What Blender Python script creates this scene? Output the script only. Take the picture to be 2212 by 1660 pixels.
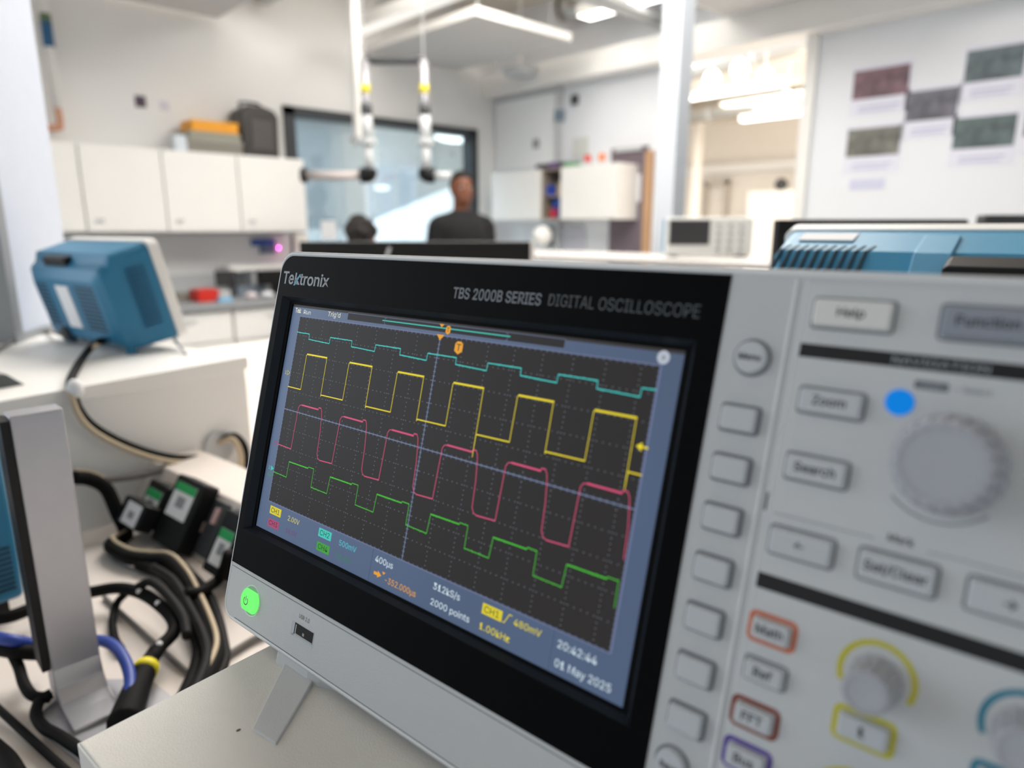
import bpy, bmesh, math, random
from mathutils import Matrix, Vector, Euler
random.seed(4)
for o in list(bpy.data.objects): bpy.data.objects.remove(o, do_unlink=True)
SC = bpy.context.scene; COL = SC.collection
# ------------------------------------------------------------------ camera
F_PX = 1475.0; CX, CY = 1106.0, 830.0
MR = ((0.7252547, -0.1527421, 0.6713237), (-0.6884806, -0.1609110, 0.7071789), (0.0, -0.9750782, -0.2218614))
CAM = Vector((0.0, 0.0, 1.30))
cd = bpy.data.cameras.new('camera'); cam = bpy.data.objects.new('camera', cd); COL.objects.link(cam)
cam.matrix_world = Matrix(((MR[0][0], -MR[0][1], -MR[0][2], CAM.x), (MR[1][0], -MR[1][1], -MR[1][2], CAM.y), (MR[2][0], -MR[2][1], -MR[2][2], CAM.z), (0, 0, 0, 1)))
cd.sensor_width = 36.0; cd.lens = 36.0*F_PX/2212.0; cd.clip_start = 0.01; cd.clip_end = 60
cd.dof.use_dof = True; cd.dof.focus_distance = 0.312; cd.dof.aperture_fstop = 6.0; cd.dof.aperture_blades = 9
SC.camera = cam
# ------------------------------------------------------------------ world, exposure
W = bpy.data.worlds.new('world'); SC.world = W; W.use_nodes = True
bg = W.node_tree.nodes['Background']; bg.inputs[0].default_value = (0.80, 0.90, 1.0, 1); bg.inputs[1].default_value = 0.46
SC.view_settings.view_transform = 'Standard'; SC.view_settings.look = 'None'
SC.view_settings.gamma = 1.0; SC.view_settings.use_curve_mapping = False; SC.view_settings.exposure = 0.0
def area(name, loc, sx, sy, power, color=(1, .95, .88), rot=(0, 0, 0)):
    l = bpy.data.lights.new(name, 'AREA'); l.shape = 'RECTANGLE'; l.size = sx; l.size_y = sy; l.energy = power; l.color = color
    o = bpy.data.objects.new(name, l); COL.objects.link(o); o.location = loc; o.rotation_euler = rot; return o
area('window_daylight', (-1.6, 2.6, 1.9), 2.4, 1.6, 26, (.80, .90, 1.0), (math.radians(90), 0, math.radians(-135)))
area('ceiling_light_field', (2.2, 2.25, 3.02), 2.4, 2.4, 200, (1, .965, .92))
area('ceiling_light_field', (7.2, 3.4, 3.02), 4.0, 4.0, 400, (1, .93, .84))
area('corridor_light', (3.4, 6.4, 2.98), 3.0, 1.6, 190, (.9, .95, 1.0))
# ------------------------------------------------------------------ placing helpers: a photographed point on a real plane
def ray(x, y):
    a, b = (x-CX)/F_PX, (y-CY)/F_PX
    return Vector([m[0]*a + m[1]*b + m[2] for m in MR])
def pz(x, y, z): d = ray(x, y); return CAM + d*((z-CAM.z)/d.z)
def pa(x, y, a): d = ray(x, y); return CAM + d*(a/d.x)
def pb(x, y, b): d = ray(x, y); return CAM + d*(b/d.y)
def at(x, y, d): return CAM + ray(x, y)*d
C7, S7 = .99245, .12265
T7 = Matrix(((C7, -S7, 0, 0), (S7, C7, 0, 0), (0, 0, 1, 0), (0, 0, 0, 1)))   # the bench island is turned 7 degrees in the room
# ------------------------------------------------------------------ materials
def lin(c):
    c = c/255.0
    return c/12.92 if c <= .04045 else ((c+.055)/1.055)**2.4
def rgb(r, g, b): return (lin(r), lin(g), lin(b), 1)
MATS = {}
def mat(name, col, rough=.5, metal=0.0, noise=.04, scale=30.0, bump=0.0, bscale=400.0, emit=None, estr=1.0, spec=.5):
    if name in MATS: return MATS[name]
    m = bpy.data.materials.new(name); m.use_nodes = True; nt = m.node_tree; p = nt.nodes['Principled BSDF']
    c = rgb(*col); p.inputs['Roughness'].default_value = rough; p.inputs['Metallic'].default_value = metal
    p.inputs['Specular IOR Level'].default_value = spec
    tc = nt.nodes.new('ShaderNodeTexCoord')
    n = nt.nodes.new('ShaderNodeTexNoise'); n.inputs['Scale'].default_value = scale; n.inputs['Detail'].default_value = 4
    nt.links.new(tc.outputs['Object'], n.inputs['Vector'])
    mx = nt.nodes.new('ShaderNodeMix'); mx.data_type = 'RGBA'
    mx.inputs[6].default_value = (c[0]*(1-noise), c[1]*(1-noise), c[2]*(1-noise), 1)
    mx.inputs[7].default_value = (min(1, c[0]*(1+noise)), min(1, c[1]*(1+noise)), min(1, c[2]*(1+noise)), 1)
    nt.links.new(n.outputs['Fac'], mx.inputs[0]); nt.links.new(mx.outputs[2], p.inputs['Base Color'])
    if bump > 0:
        n2 = nt.nodes.new('ShaderNodeTexNoise'); n2.inputs['Scale'].default_value = bscale
        nt.links.new(tc.outputs['Object'], n2.inputs['Vector'])
        b = nt.nodes.new('ShaderNodeBump'); b.inputs['Strength'].default_value = bump; b.inputs['Distance'].default_value = .001
        nt.links.new(n2.outputs['Fac'], b.inputs['Height']); nt.links.new(b.outputs['Normal'], p.inputs['Normal'])
    if emit is not None:
        p.inputs['Emission Color'].default_value = rgb(*emit); p.inputs['Emission Strength'].default_value = estr
    MATS[name] = m; return m
def glow(name, col, s=1.0):
    return mat(name, (0, 0, 0), .35, emit=col, estr=s, noise=0, spec=.10)
def glass(name, tint=(225, 235, 238), refl=.12):
    m = bpy.data.materials.new(name); m.use_nodes = True; nt = m.node_tree; nt.nodes.clear()
    o = nt.nodes.new('ShaderNodeOutputMaterial'); t = nt.nodes.new('ShaderNodeBsdfTransparent'); g = nt.nodes.new('ShaderNodeBsdfGlossy')
    t.inputs[0].default_value = rgb(*tint); g.inputs['Roughness'].default_value = .03
    mx = nt.nodes.new('ShaderNodeMixShader'); mx.inputs[0].default_value = refl
    nt.links.new(t.outputs[0], mx.inputs[1]); nt.links.new(g.outputs[0], mx.inputs[2]); nt.links.new(mx.outputs[0], o.inputs[0]); return m
M_wall = mat('white wall paint', (236, 235, 233), .85, noise=.02, scale=3)
M_wallw = mat('warm white wall paint', (240, 234, 226), .85, noise=.02, scale=3)
M_ceil = mat('ceiling slab paint', (238, 228, 214), .9, noise=.10, scale=2)
M_floor = mat('pale grey vinyl floor', (205, 203, 200), .5, noise=.06, scale=8)
M_white = mat('white laminate', (238, 236, 232), .45, noise=.02, scale=6)
M_shelf = mat('white shelf laminate', (226, 223, 217), .42, noise=.03, scale=120, bump=.25, bscale=1800)
M_edge = mat('shelf edge band', (205, 208, 208), .5)
M_bench = mat('bench laminate', (228, 218, 210), .5, noise=.03, scale=20)
M_grey = mat('grey plastic', (150, 153, 156), .5)
M_lgrey = mat('light grey plastic', (196, 198, 199), .5)
M_dgrey = mat('dark grey plastic', (66, 68, 70), .5)
M_black = mat('black plastic', (13, 13, 14), .5, spec=.3)
M_blackm = mat('matte black rubber', (8, 8, 9), .7, spec=.1)
M_case = mat('oscilloscope grey plastic', (206, 208, 209), .5, noise=.03, scale=900, bump=.25, bscale=2600)
M_casel = mat('highlight toned rim plastic', (232, 234, 236), .35)  # case plastic brightened: the rim's ceiling highlight is painted in
M_panel = mat('oscilloscope control panel plastic', (213, 215, 216), .5, noise=.02, scale=400, bump=.12, bscale=2200)
M_btn = mat('grey button rubber', (203, 207, 211), .45)
M_btnw = mat('pale button rubber', (232, 232, 228), .4)
M_knob = mat('grey knob rubber', (182, 184, 192), .42)
M_bezel = mat('black bezel film', (9, 9, 10), .5, noise=.2, scale=1500, spec=.05)
M_recess = mat('blue black bezel wall', (20, 29, 38), .45, spec=.25)
M_teal = mat('teal blue plastic', (32, 116, 154), .45, noise=.04, scale=40)
M_teald = mat('dark teal slots', (10, 48, 66), .6)
M_alu = mat('brushed aluminium', (176, 175, 180), .38, metal=.55, noise=.05, scale=60)
M_silver = mat('silver duct metal', (190, 188, 184), .3, metal=.9, noise=.1, scale=6)
M_raft = mat('acoustic raft fabric', (205, 203, 202), .9)
M_paper = mat('white paper', (238, 238, 240), .8)
M_print = mat('dark printed ink', (40, 44, 48), .6)
M_frame = mat('anthracite window frame', (52, 56, 60), .5)
M_skin = mat('brown skin', (122, 74, 52), .5, noise=.06, scale=20)
M_hair = mat('black hair', (24, 18, 15), .8, noise=.2, scale=80)
M_shirt = mat('black shirt cloth', (16, 16, 18), .85, noise=.1, scale=40)
M_trous = mat('dark trouser cloth', (38, 40, 48), .85)
# ------------------------------------------------------------------ object helpers
MW = {}
def setp(o, label=None, cat=None, group=None, kind=None):
    if label: o['label'] = label
    if cat: o['category'] = cat
    if group: o['group'] = group
    if kind: o['kind'] = kind
def thing(name, label, cat, loc=(0, 0, 0), group=None, M=None):
    o = bpy.data.objects.new(name, None); COL.objects.link(o); o.empty_display_size = .05
    o.matrix_world = M if M is not None else Matrix.Translation(Vector(loc))
    MW[o.name] = o.matrix_world.copy(); setp(o, label, cat, group); return o
class MB:
    def __init__(s, T=None): s.v = []; s.f = []; s.T = T if T is not None else Matrix.Identity(4)
    def add(s, p): s.v.append(s.T @ Vector(p)); return len(s.v)-1
    def face(s, pts): s.f.append([s.add(p) for p in pts]); return s
    def box(s, x0, x1, y0, y1, z0, z1):
        i = [s.add(p) for p in ((x0, y0, z0), (x1, y0, z0), (x1, y1, z0), (x0, y1, z0), (x0, y0, z1), (x1, y0, z1), (x1, y1, z1), (x0, y1, z1))]
        s.f += [[i[k] for k in q] for q in ((3, 2, 1, 0), (4, 5, 6, 7), (0, 1, 5, 4), (1, 2, 6, 5), (2, 3, 7, 6), (3, 0, 4, 7))]; return s
    def prism(s, poly, h0, h1, ax='z'):
        def P(a, b, h): return {'z': (a, b, h), 'y': (a, h, b), 'x': (h, a, b)}[ax]
        A = [s.add(P(a, b, h0)) for a, b in poly]; B = [s.add(P(a, b, h1)) for a, b in poly]; n = len(poly)
        s.f.append(A[::-1]); s.f.append(B)
        for k in range(n): s.f.append([A[k], A[(k+1) % n], B[(k+1) % n], B[k]])
        return s
    def loft(s, rings, cap=True, closed=True):
        R = [[s.add(p) for p in r] for r in rings]; n = len(R[0])
        for a, b in zip(R, R[1:]):
            for k in range(n if closed else n-1): s.f.append([a[k], a[(k+1) % n], b[(k+1) % n], b[k]])
        if cap and closed: s.f.append(R[0][::-1]); s.f.append(R[-1])
        return s
    def rr(s, x0, x1, y0, y1, z0, z1, r, n=6, top=0.0):
        a = [(x, y, z0) for x, y in rpoly(x0, x1, y0, y1, r, n)]; rings = [a]
        if top > 0:
            rings.append([(x, y, z1-top) for x, y in rpoly(x0, x1, y0, y1, r, n)])
            rings.append([(x, y, z1-top*.3) for x, y in rpoly(x0+top*.3, x1-top*.3, y0+top*.3, y1-top*.3, max(r-top*.3, 1e-5), n)])
            rings.append([(x, y, z1) for x, y in rpoly(x0+top, x1-top, y0+top, y1-top, max(r-top, 1e-5), n)])
        else: rings.append([(x, y, z1) for x, y in rpoly(x0, x1, y0, y1, r, n)])
        return s.loft(rings)
    def rring(s, x0, x1, y0, y1, z0, z1, r, w, n=6):
        o = rpoly(x0, x1, y0, y1, r, n); i = rpoly(x0+w, x1-w, y0+w, y1-w, max(r-w, 1e-5), n)
        return s.loft([[(x, y, z0) for x, y in i], [(x, y, z1) for x, y in i], [(x, y, z1) for x, y in o], [(x, y, z0) for x, y in o]], cap=False)
    def cyl(s, p0, p1, r0, r1=None, n=24, cap=True):
        r1 = r0 if r1 is None else r1; p0, p1 = Vector(p0), Vector(p1); d = (p1-p0).normalized()
        u = d.orthogonal().normalized(); w = d.cross(u)
        c = [(math.cos(2*math.pi*k/n), math.sin(2*math.pi*k/n)) for k in range(n)]
        return s.loft([[p0+(u*a+w*b)*r0 for a, b in c], [p1+(u*a+w*b)*r1 for a, b in c]], cap)
    def tube(s, pts, r, n=10, step=6, rf=None):
        P = smooth(pts, step); rings = []; u = None
        for i, p in enumerate(P):
            d = (P[min(i+1, len(P)-1)]-P[max(i-1, 0)]).normalized()
            if u is None: u = d.orthogonal().normalized()
            u = (u-d*u.dot(d)).normalized(); w = d.cross(u); q = r*(rf(i/(len(P)-1)) if rf else 1)
            rings.append([p+(u*math.cos(2*math.pi*k/n)+w*math.sin(2*math.pi*k/n))*q for k in range(n)])
        return s.loft(rings)
    def ball(s, c, rx, ry=None, rz=None, n=14, R=None):
        ry = ry or rx; rz = rz or rx; c = Vector(c); rings = []
        for j in range(n+1):
            t = math.pi*(j+.001)/(n+.002); rings.append([])
            for k in range(n*2):
                q = Vector((rx*math.sin(t)*math.cos(math.pi*k/n), ry*math.sin(t)*math.sin(math.pi*k/n), -rz*math.cos(t)))
                rings[-1].append(c+(R @ q if R else q))
        return s.loft(rings)
    def lathe(s, prof, n=40, fl=0, fr=0.0):
        rings = []
        for r, z in prof:
            rings.append([(r*(1-(fr if r > 1e-4 and fl and (k % 4) in (0,) else 0))*math.cos(2*math.pi*k/n), r*(1-(fr if r > 1e-4 and fl and (k % 4) in (0,) else 0))*math.sin(2*math.pi*k/n), z) for k in range(n)])
        return s.loft(rings)
    def build(s, name, m, parent=None, loc=None, bevel=0, sm=False, seg=2, **kw):
        me = bpy.data.meshes.new(name)
        if parent is not None: X = MW[parent.name]
        else:
            if loc is None:
                lo = [min(v[k] for v in s.v) for k in range(3)]; hi = [max(v[k] for v in s.v) for k in range(3)]
                loc = ((lo[0]+hi[0])/2, (lo[1]+hi[1])/2, lo[2])
            X = Matrix.Translation(Vector(loc))
        I = X.inverted(); me.from_pydata([I @ v for v in s.v], [], s.f); me.update()
        bm = bmesh.new(); bm.from_mesh(me); bmesh.ops.recalc_face_normals(bm, faces=bm.faces); bm.to_mesh(me); bm.free()
        if sm:
            for p in me.polygons: p.use_smooth = True
        me.materials.append(m); o = bpy.data.objects.new(name, me); COL.objects.link(o)
        if parent is not None: o.parent = parent
        else: o.matrix_world = X
        MW[o.name] = X.copy()
        if bevel > 0:
            b = o.modifiers.new('bevel', 'BEVEL'); b.width = bevel; b.segments = seg; b.limit_method = 'ANGLE'; b.angle_limit = .6
            if sm is None or not sm: pass
        setp(o, **kw); return o
def rpoly(x0, x1, y0, y1, r, n=6, corners=(1, 1, 1, 1)):
    out = []
    for (cx, cy, a, on) in ((x1-r, y1-r, 0, corners[0]), (x0+r, y1-r, 90, corners[1]), (x0+r, y0+r, 180, corners[2]), (x1-r, y0+r, 270, corners[3])):
        if on:
            for k in range(n+1):
                t = math.radians(a+90*k/n); out.append((cx+r*math.cos(t), cy+r*math.sin(t)))
        else:
            t = math.radians(a+45); out.append((cx+(r if math.cos(t) > 0 else -r), cy+(r if math.sin(t) > 0 else -r)))
    return out
def smooth(pts, step=6):
    P = [Vector(p) for p in pts]
    if len(P) < 3: return P
    out = []; Q = [P[0]*2-P[1]]+P+[P[-1]*2-P[-2]]
    for i in range(1, len(Q)-2):
        a, b, c, d = Q[i-1:i+3]
        for k in range(step):
            t = k/step
            out.append(.5*((2*b)+(c-a)*t+(2*a-5*b+4*c-d)*t*t+(3*b-a-3*c+d)*t**3))
    out.append(P[-1]); return out
def struct(name, mb, m): return mb.build(name, m, kind='structure', loc=(0, 0, 0))
FONT = None
try:
    import os
    FONT = bpy.data.fonts.load(os.path.join(bpy.utils.system_resource('DATAFILES'), 'fonts', 'Inter.woff2'))   # Blender's own interface face
except Exception: FONT = None
def _raw(s, bold=0.0):
    c = bpy.data.curves.new('t', 'FONT'); c.size = 1
    if FONT: c.font = FONT
    c.body = s; c.offset = bold; c.extrude = .01; c.resolution_u = 3
    o = bpy.data.objects.new('t', c); COL.objects.link(o); bpy.context.view_layer.update()
    me = bpy.data.meshes.new_from_object(o.evaluated_get(bpy.context.evaluated_depsgraph_get()))
    bpy.data.objects.remove(o, do_unlink=True); bpy.data.curves.remove(c); return me
_h = _raw('H'); CAPH = max(v.co.y for v in _h.vertices)
def text(parent, s, T, x0, y0, m, w=None, h=None, name='lettering', bold=0.0, z=.0003, th=.00008, center=False, **kw):
    """letters as a thin mesh; T is the frame, x0,y0 the lower left, h the capital height, w the width"""
    me = _raw(s, bold*CAPH/.7*.62)
    xs = [v.co.x for v in me.vertices]; a, b = min(xs), max(xs)
    sy = (h/CAPH) if h else None; sx = (w/(b-a)) if w else sy
    if sy is None: sy = sx
    dx = x0-(b-a)*sx/2 if center else x0
    L = MW[parent.name].inverted() @ T
    for v in me.vertices: v.co = L @ Vector((dx+(v.co.x-a)*sx, y0+v.co.y*sy, z+v.co.z/.01*th))
    me.name = name; me.materials.clear(); me.materials.append(m)
    ob = bpy.data.objects.new(name, me); COL.objects.link(ob); ob.parent = parent; MW[ob.name] = MW[parent.name].copy(); setp(ob, **kw); return ob
# ================================================================== SETTING
FZ = -.08; CZ = 3.1
struct('floor', MB().box(-3.5, 12.5, -3.5, 9.5, FZ-.1, FZ), M_floor)
struct('ceiling', MB().box(-3.5, 12.5, -3.5, 9.5, CZ, CZ+.12), M_ceil)
WB = 4.85; WA = 4.4
b = MB(); b.box(-3.5, 2.40, WB, WB+.12, FZ, CZ).box(4.12, 4.52, WB, WB+.12, FZ, CZ).box(2.40, 4.12, WB, WB+.12, 2.12, CZ).box(2.40, 4.12, WB, WB+.12, FZ, .95)
struct('wall_back', b, M_wall)
b = MB(); b.box(WA, WA+.12, 2.96, 4.85, FZ, CZ).box(WA, WA+.12, -3.5, 1.97, FZ, CZ).box(WA, WA+.12, 1.97, 2.96, 2.43, CZ)
struct('wall_right', b, mat('daylight cooled wall paint', (232, 234, 238), .85, noise=.02, scale=3))  # the cool cast of daylight is mixed into the wall colour
struct('trim_1', MB().box(WA-.16, WA, -3.5, 4.85, 2.43, 2.60), M_white)
struct('trim_2', MB().box(WA-.03, WA+.13, 1.95, 2.02, FZ, 2.43), M_white)
struct('trim_3', MB().box(WA-.05, WA, 4.02, 4.06, FZ, 2.43), M_lgrey)
# room beyond the opening
b = MB(); b.box(11.4, 11.5, 1.0, 9.0, FZ, CZ).box(WA+.12, 11.5, 9.0, 9.1, FZ, CZ).box(WA+.12, 11.5, .6, .7, FZ, CZ)
struct('wall_far', b, M_wallw)
struct('trim_4', MB().box(11.25, 11.4, .7, 9.0, 2.25, 2.40), M_wall)
# corridor behind the interior window
b = MB(); b.box(.5, 7.4, 8.2, 8.3, FZ, CZ).box(.4, .5, WB+.12, 8.3, FZ, CZ)
struct('wall_corridor', b, mat('corridor grey paint', (190, 194, 198), .85, noise=.05, scale=4))
# interior window
w1 = thing('window_1', None, None, (3.26, WB, .95)); w1['kind'] = 'structure'
b = MB(); b.box(2.36, 2.44, WB-.03, WB+.10, .95, 2.15).box(4.09, 4.16, WB-.03, WB+.10, .95, 2.15).box(2.36, 4.16, WB-.03, WB+.10, 2.09, 2.15).box(2.36, 4.16, WB-.03, WB+.10, .90, .96)
b.build('window_frame', M_frame, w1)
MB().box(2.44, 4.09, WB+.03, WB+.036, .96, 2.09).build('glass_pane', glass('window glass', (222, 232, 236), .10), w1)
# ------------------------------------------------------------------ OSCILLOSCOPE 1 (main) : local frame x right, y up, z out of the face
SO = Vector((0.1471204, 0.2985971, 1.2601576)); SX = Vector((.1226487, -.9924501, 0)); SD = Vector((-.2682295, -.0331483, -.9627846)); SN = Vector((.9555157, .1180843, -.2702700))
def frame(x, y, z, o): return Matrix(((x.x, y.x, z.x, o.x), (x.y, y.y, z.y, o.y), (x.z, y.z, z.z, o.z), (0, 0, 0, 1)))
K = .001
XL, XR, YT, YB = -17.4*K, 352*K, 29.8*K, -147.1*K
def scope_body(t, T):
    """front shell, rear case with vents, carrying handle"""
    b = MB(T)
    o1 = rpoly(XL, XR, YB, YT, 9*K, 8); sh = lambda d: rpoly(XL+d, XR-d, YB+d, YT-d, 9*K-d, 8)
    hole = rpoly(-13.5*K, 199.5*K, -106*K, 10.5*K, .5*K, 8)
    b.loft([[(x, y, -.018) for x, y in o1], [(x, y, -1.0*K) for x, y in o1], [(x, y, -.3*K) for x, y in sh(.25*K)], [(x, y, 0) for x, y in sh(.9*K)], [(x, y, 0) for x, y in hole], [(x, y, -6*K) for x, y in hole]])
    hs = b.build('front_shell', M_case, t)
    b = MB(T); rg = lambda d, z: [(x, y, z) for x, y in rpoly(XL+d, XR-d, YB+d, YT-d, 9*K-d, 8)]
    b.loft([rg(-.05*K, -2.2*K), rg(-.05*K, -1.6*K), rg(.45*K, -.5*K), rg(1.0*K, .15*K), rg(1.6*K, .30*K), rg(1.9*K, .10*K), rg(1.9*K, -.3*K)], cap=False); b.build('front_rim', M_casel, t)
    b = MB(T); i = 5*K
    r0 = rpoly(XL+i, XR-i, YB+i, YT-1.5*K, 8*K, 6); r1 = rpoly(XL+i+3*K, XR-i-3*K, YB+i+2*K, YT-4*K, 10*K, 6); r2 = rpoly(XL+i+14*K, XR-i-14*K, YB+i+12*K, YT-24*K, 12*K, 6)
    b.loft([[(x, y, -.018) for x, y in r0], [(x, y, -.070) for x, y in r1], [(x, y, -.094) for x, y in r2], [(x, y, -.100) for x, y in rpoly(XL+i+20*K, XR-i-20*K, YB+i+18*K, YT-32*K, 10*K, 6)]])
    rc = b.build('rear_case', M_teal, t)
    return hs, rc
T1 = frame(SX, -SD, -SN, SO-SN*.0035)
base1 = T7 @ Vector((.19, .12, 1.114))
osc = thing('oscilloscope', 'large grey bench oscilloscope in the foreground with four waveforms on its lit colour screen', 'oscilloscope', base1)
hs, rc = scope_body(osc, T1)
def P(name, mb, m, **kw): return mb.build(name, m, kw.pop('parent', osc), **kw)
# bezel with recess
bx0, bx1, by0, by1 = -15.5*K, 203.9*K, -120.6*K, 27.4*K
rx0, rx1, ry0, ry1 = -11.3*K, 197.0*K, -103.6*K, 8.2*K       # recess mouth
lx0, lx1, ly0, ly1 = -6.6*K, 192.9*K, -101.2*K, 5.2*K        # screen edge
out = rpoly(bx0, bx1, by0, by1, 8.2*K, 8, (0, 1, 0, 0)); 
def match(poly, rect, r=2*K):
    """points of a rounded rectangle placed at the same count as poly"""
    return None
b = MB(T1)
def rectring(x0, x1, y0, y1, z, r=1.5*K, n=4): return [(x, y, z) for x, y in rpoly(x0, x1, y0, y1, r, n)]
# plate = outer polygon with a rectangular mouth, built as four strips
zf = .35*K
TL = [(x, y) for x, y in rpoly(bx0, bx1, by0, by1, 8.2*K, 8, (0, 1, 0, 0))]
b.prism([(bx0, by0), (rx0, by0), (rx0, ry1), (bx0, ry1)], -.004, zf)
b.prism([(rx1, by0), (bx1, by0), (bx1, ry1), (rx1, ry1)], -.004, zf)
b.prism([(rx0, by0), (rx1, by0), (rx1, ry0), (rx0, ry0)], -.004, zf)
arc = [(bx0+8.2*K+8.2*K*math.cos(math.radians(a)), by1-8.2*K+8.2*K*math.sin(math.radians(a))) for a in range(90, 181, 10)]
b.prism([(bx0, ry1), (bx1, ry1), (bx1, by1)]+arc, -.004, zf)
bez = P('screen_bezel', b, M_bezel)
b = MB(T1)
A = [(rx0, ry0), (rx1, ry0), (rx1, ry1), (rx0, ry1)]; B_ = [(lx0-2.2*K, ly0-1.0*K), (lx1+2.0*K, ly0-1*K), (lx1+2*K, ly1+1.2*K), (lx0-2.2*K, ly1+1.2*K)]
for k in range(4):
    p, q, r, s_ = A[k], A[(k+1) % 4], B_[(k+1) % 4], B_[k]
    b.face([(p[0], p[1], zf), (q[0], q[1], zf), (r[0], r[1], -2.6*K), (s_[0], s_[1], -2.6*K)])
P('bezel_chamfer', b, M_recess)
b = MB(T1)
b.box(B_[0][0]-.2*K, lx0, B_[0][1], B_[2][1], -4.2*K, -2.7*K).box(lx1, B_[1][0]+.2*K, B_[0][1], B_[2][1], -4.2*K, -2.7*K).box(lx0, lx1, B_[0][1]-.2*K, ly0, -4.2*K, -2.7*K).box(lx0, lx1, ly1, B_[2][1]+.2*K, -4.2*K, -2.7*K)
P('screen_gasket', b, M_blackm)
# ---- screen, frame TS has its origin at the graticule corner, y down -> use -v
TS = frame(SX, -SD, -SN, SO)
def screen_mat():
    m = bpy.data.materials.new('screen status bar pixels'); m.use_nodes = True; nt = m.node_tree; p = nt.nodes['Principled BSDF']
    p.inputs['Base Color'].default_value = (.01, .012, .015, 1); p.inputs['Roughness'].default_value = .3; p.inputs['Specular IOR Level'].default_value = .25
    tc = nt.nodes.new('ShaderNodeTexCoord'); n = nt.nodes.new('ShaderNodeTexNoise'); n.inputs['Scale'].default_value = 9
    nt.links.new(tc.outputs['Object'], n.inputs['Vector']); mx = nt.nodes.new('ShaderNodeMix'); mx.data_type = 'RGBA'
    mx.inputs[6].default_value = rgb(74, 86, 108); mx.inputs[7].default_value = rgb(84, 104, 138)
    nt.links.new(n.outputs['Fac'], mx.inputs[0]); nt.links.new(mx.outputs[2], p.inputs['Emission Color']); p.inputs['Emission Strength'].default_value = .95
    return m
scr = P('display_screen', MB(TS).box(lx0, lx1, ly0, ly1, -.6*K, 0), screen_mat())
GU, GV = 12.37*K, 8.758*K
def g(u, v): return (u*GU, -v*GV)
S = lambda name, mb, m, **kw: mb.build(name, m, scr, **kw)
def quad(mb, x0, x1, v0, v1, z=.03*K): return mb.face([(x0, -v1, z), (x1, -v1, z), (x1, -v0, z), (x0, -v0, z)])
E_bg = glow('graticule background glow', (52, 50, 50), .85)
S('graticule_background', quad(MB(TS), 0, 15*GU, 0, 10*GV), E_bg)
S('screen_top_strip', quad(MB(TS), lx0, lx1, -ly1, -4.1*K, .02*K), glow('dim grey glow', (58, 56, 56)))
# graticule dots and axes
b = MB(TS); z = .06*K
def dot(mb, x, y, r=.17*K, zz=.06*K): mb.face([(x+r*math.cos(math.pi*k/3), y+r*math.sin(math.pi*k/3), zz) for k in range(6)])
for r in range(1, 10):
    if r != 5:
        for k in range(1, 75): dot(b, (k*.2)*GU+.1*GU*0, -r*GV)
for c in range(15):
    cc = c+.5
    if c != 7:
        for k in range(1, 50): dot(b, cc*GU, -k*.2*GV)
S('graticule_dots', b, glow('graticule dot glow', (140, 148, 164)))
b = MB(TS); w = .16*K
def bar(mb, x0, x1, y0, y1, zz=.07*K): mb.face([(x0, y0, zz), (x1, y0, zz), (x1, y1, zz), (x0, y1, zz)])
bar(b, 0, 15*GU, -5*GV-w, -5*GV+w); bar(b, 7.5*GU-w, 7.5*GU+w, -10*GV, 0)
for k in range(1, 75):
    x = k*.2*GU; l = .75*K; bar(b, x-.08*K, x+.08*K, -5*GV-l, -5*GV+l); bar(b, x-.08*K, x+.08*K, -.8*K, 0); bar(b, x-.08*K, x+.08*K, -10*GV, -10*GV+.7*K)
for k in range(1, 50):
    y = -k*.2*GV; l = (.75 if k % 5 else 1.4)*K; bar(b, 7.5*GU-l, 7.5*GU+l, y-.08*K, y+.08*K); bar(b, 0, .6*K, y-.07*K, y+.07*K); bar(b, 15*GU-.6*K, 15*GU, y-.07*K, y+.07*K)
for c in range(15):
    for s_ in (-1, 1):
        for k in (1.0, 1.5): dot(b, (c+.5)*GU, -5*GV+s_*k*K, .11*K)
S('graticule_axes', b, glow('graticule axis glow', (122, 136, 168)))
b = MB(TS); e = .2*K
for (x0, x1, y0, y1) in ((-e, 15*GU+e, -e, e), (-e, 15*GU+e, -10*GV-e, -10*GV+e), (-e, e, -10*GV, 0), (15*GU-e, 15*GU+e+.3*K, -10*GV, 0)): bar(b, x0, x1, y0, y1, .065*K)
S('graticule_border', b, glow('graticule border glow', (108, 118, 150)))
# waveforms
def trace(name, pts, m, wt, wv, jit, jp, label, z=.1*K):
    """pts: list of (u,v) in divisions; wt half width on flats, wv on edges; jit: noise amplitude, jp: chance"""
    rnd = random.Random(len(name)); b = MB(TS)
    for (u0, v0, k0), (u1, v1, k1) in zip(pts, pts[1:]):
        x0, y0 = g(u0, v0); x1, y1 = g(u1, v1); d = Vector((x1-x0, y1-y0, 0)); L = d.length
        if L < 1e-7: continue
        n = Vector((-d.y, d.x, 0)).normalized(); h = wt if k1 else wv
        if k1 == 2: h = wt*1.6
        dn = d.normalized()*h*.6
        a = Vector((x0, y0, z)); c = Vector((x1, y1, z)); b.face([a-dn-n*h, c+dn-n*h, c+dn+n*h, a-dn+n*h])
        if k1 and jit > 0:
            for k in range(int(L/(.42*K))):
                if rnd.random() < jp:
                    t = (k+.5)/(L/(.42*K)); p = a+(c-a)*t; s_ = rnd.choice((-1, -1, 1))*jit*rnd.uniform(.5, 1.0)
                    b.face([p+Vector((-.10*K, 0, .01*K)), p+Vector((.10*K, 0, .01*K)), p+Vector((.10*K, s_, .01*K)), p+Vector((-.10*K, s_, .01*K))])
    return S(name, b, m, label=label)
yel = [(0, 3.8, 0), (.80, 3.8, 1)]
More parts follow.
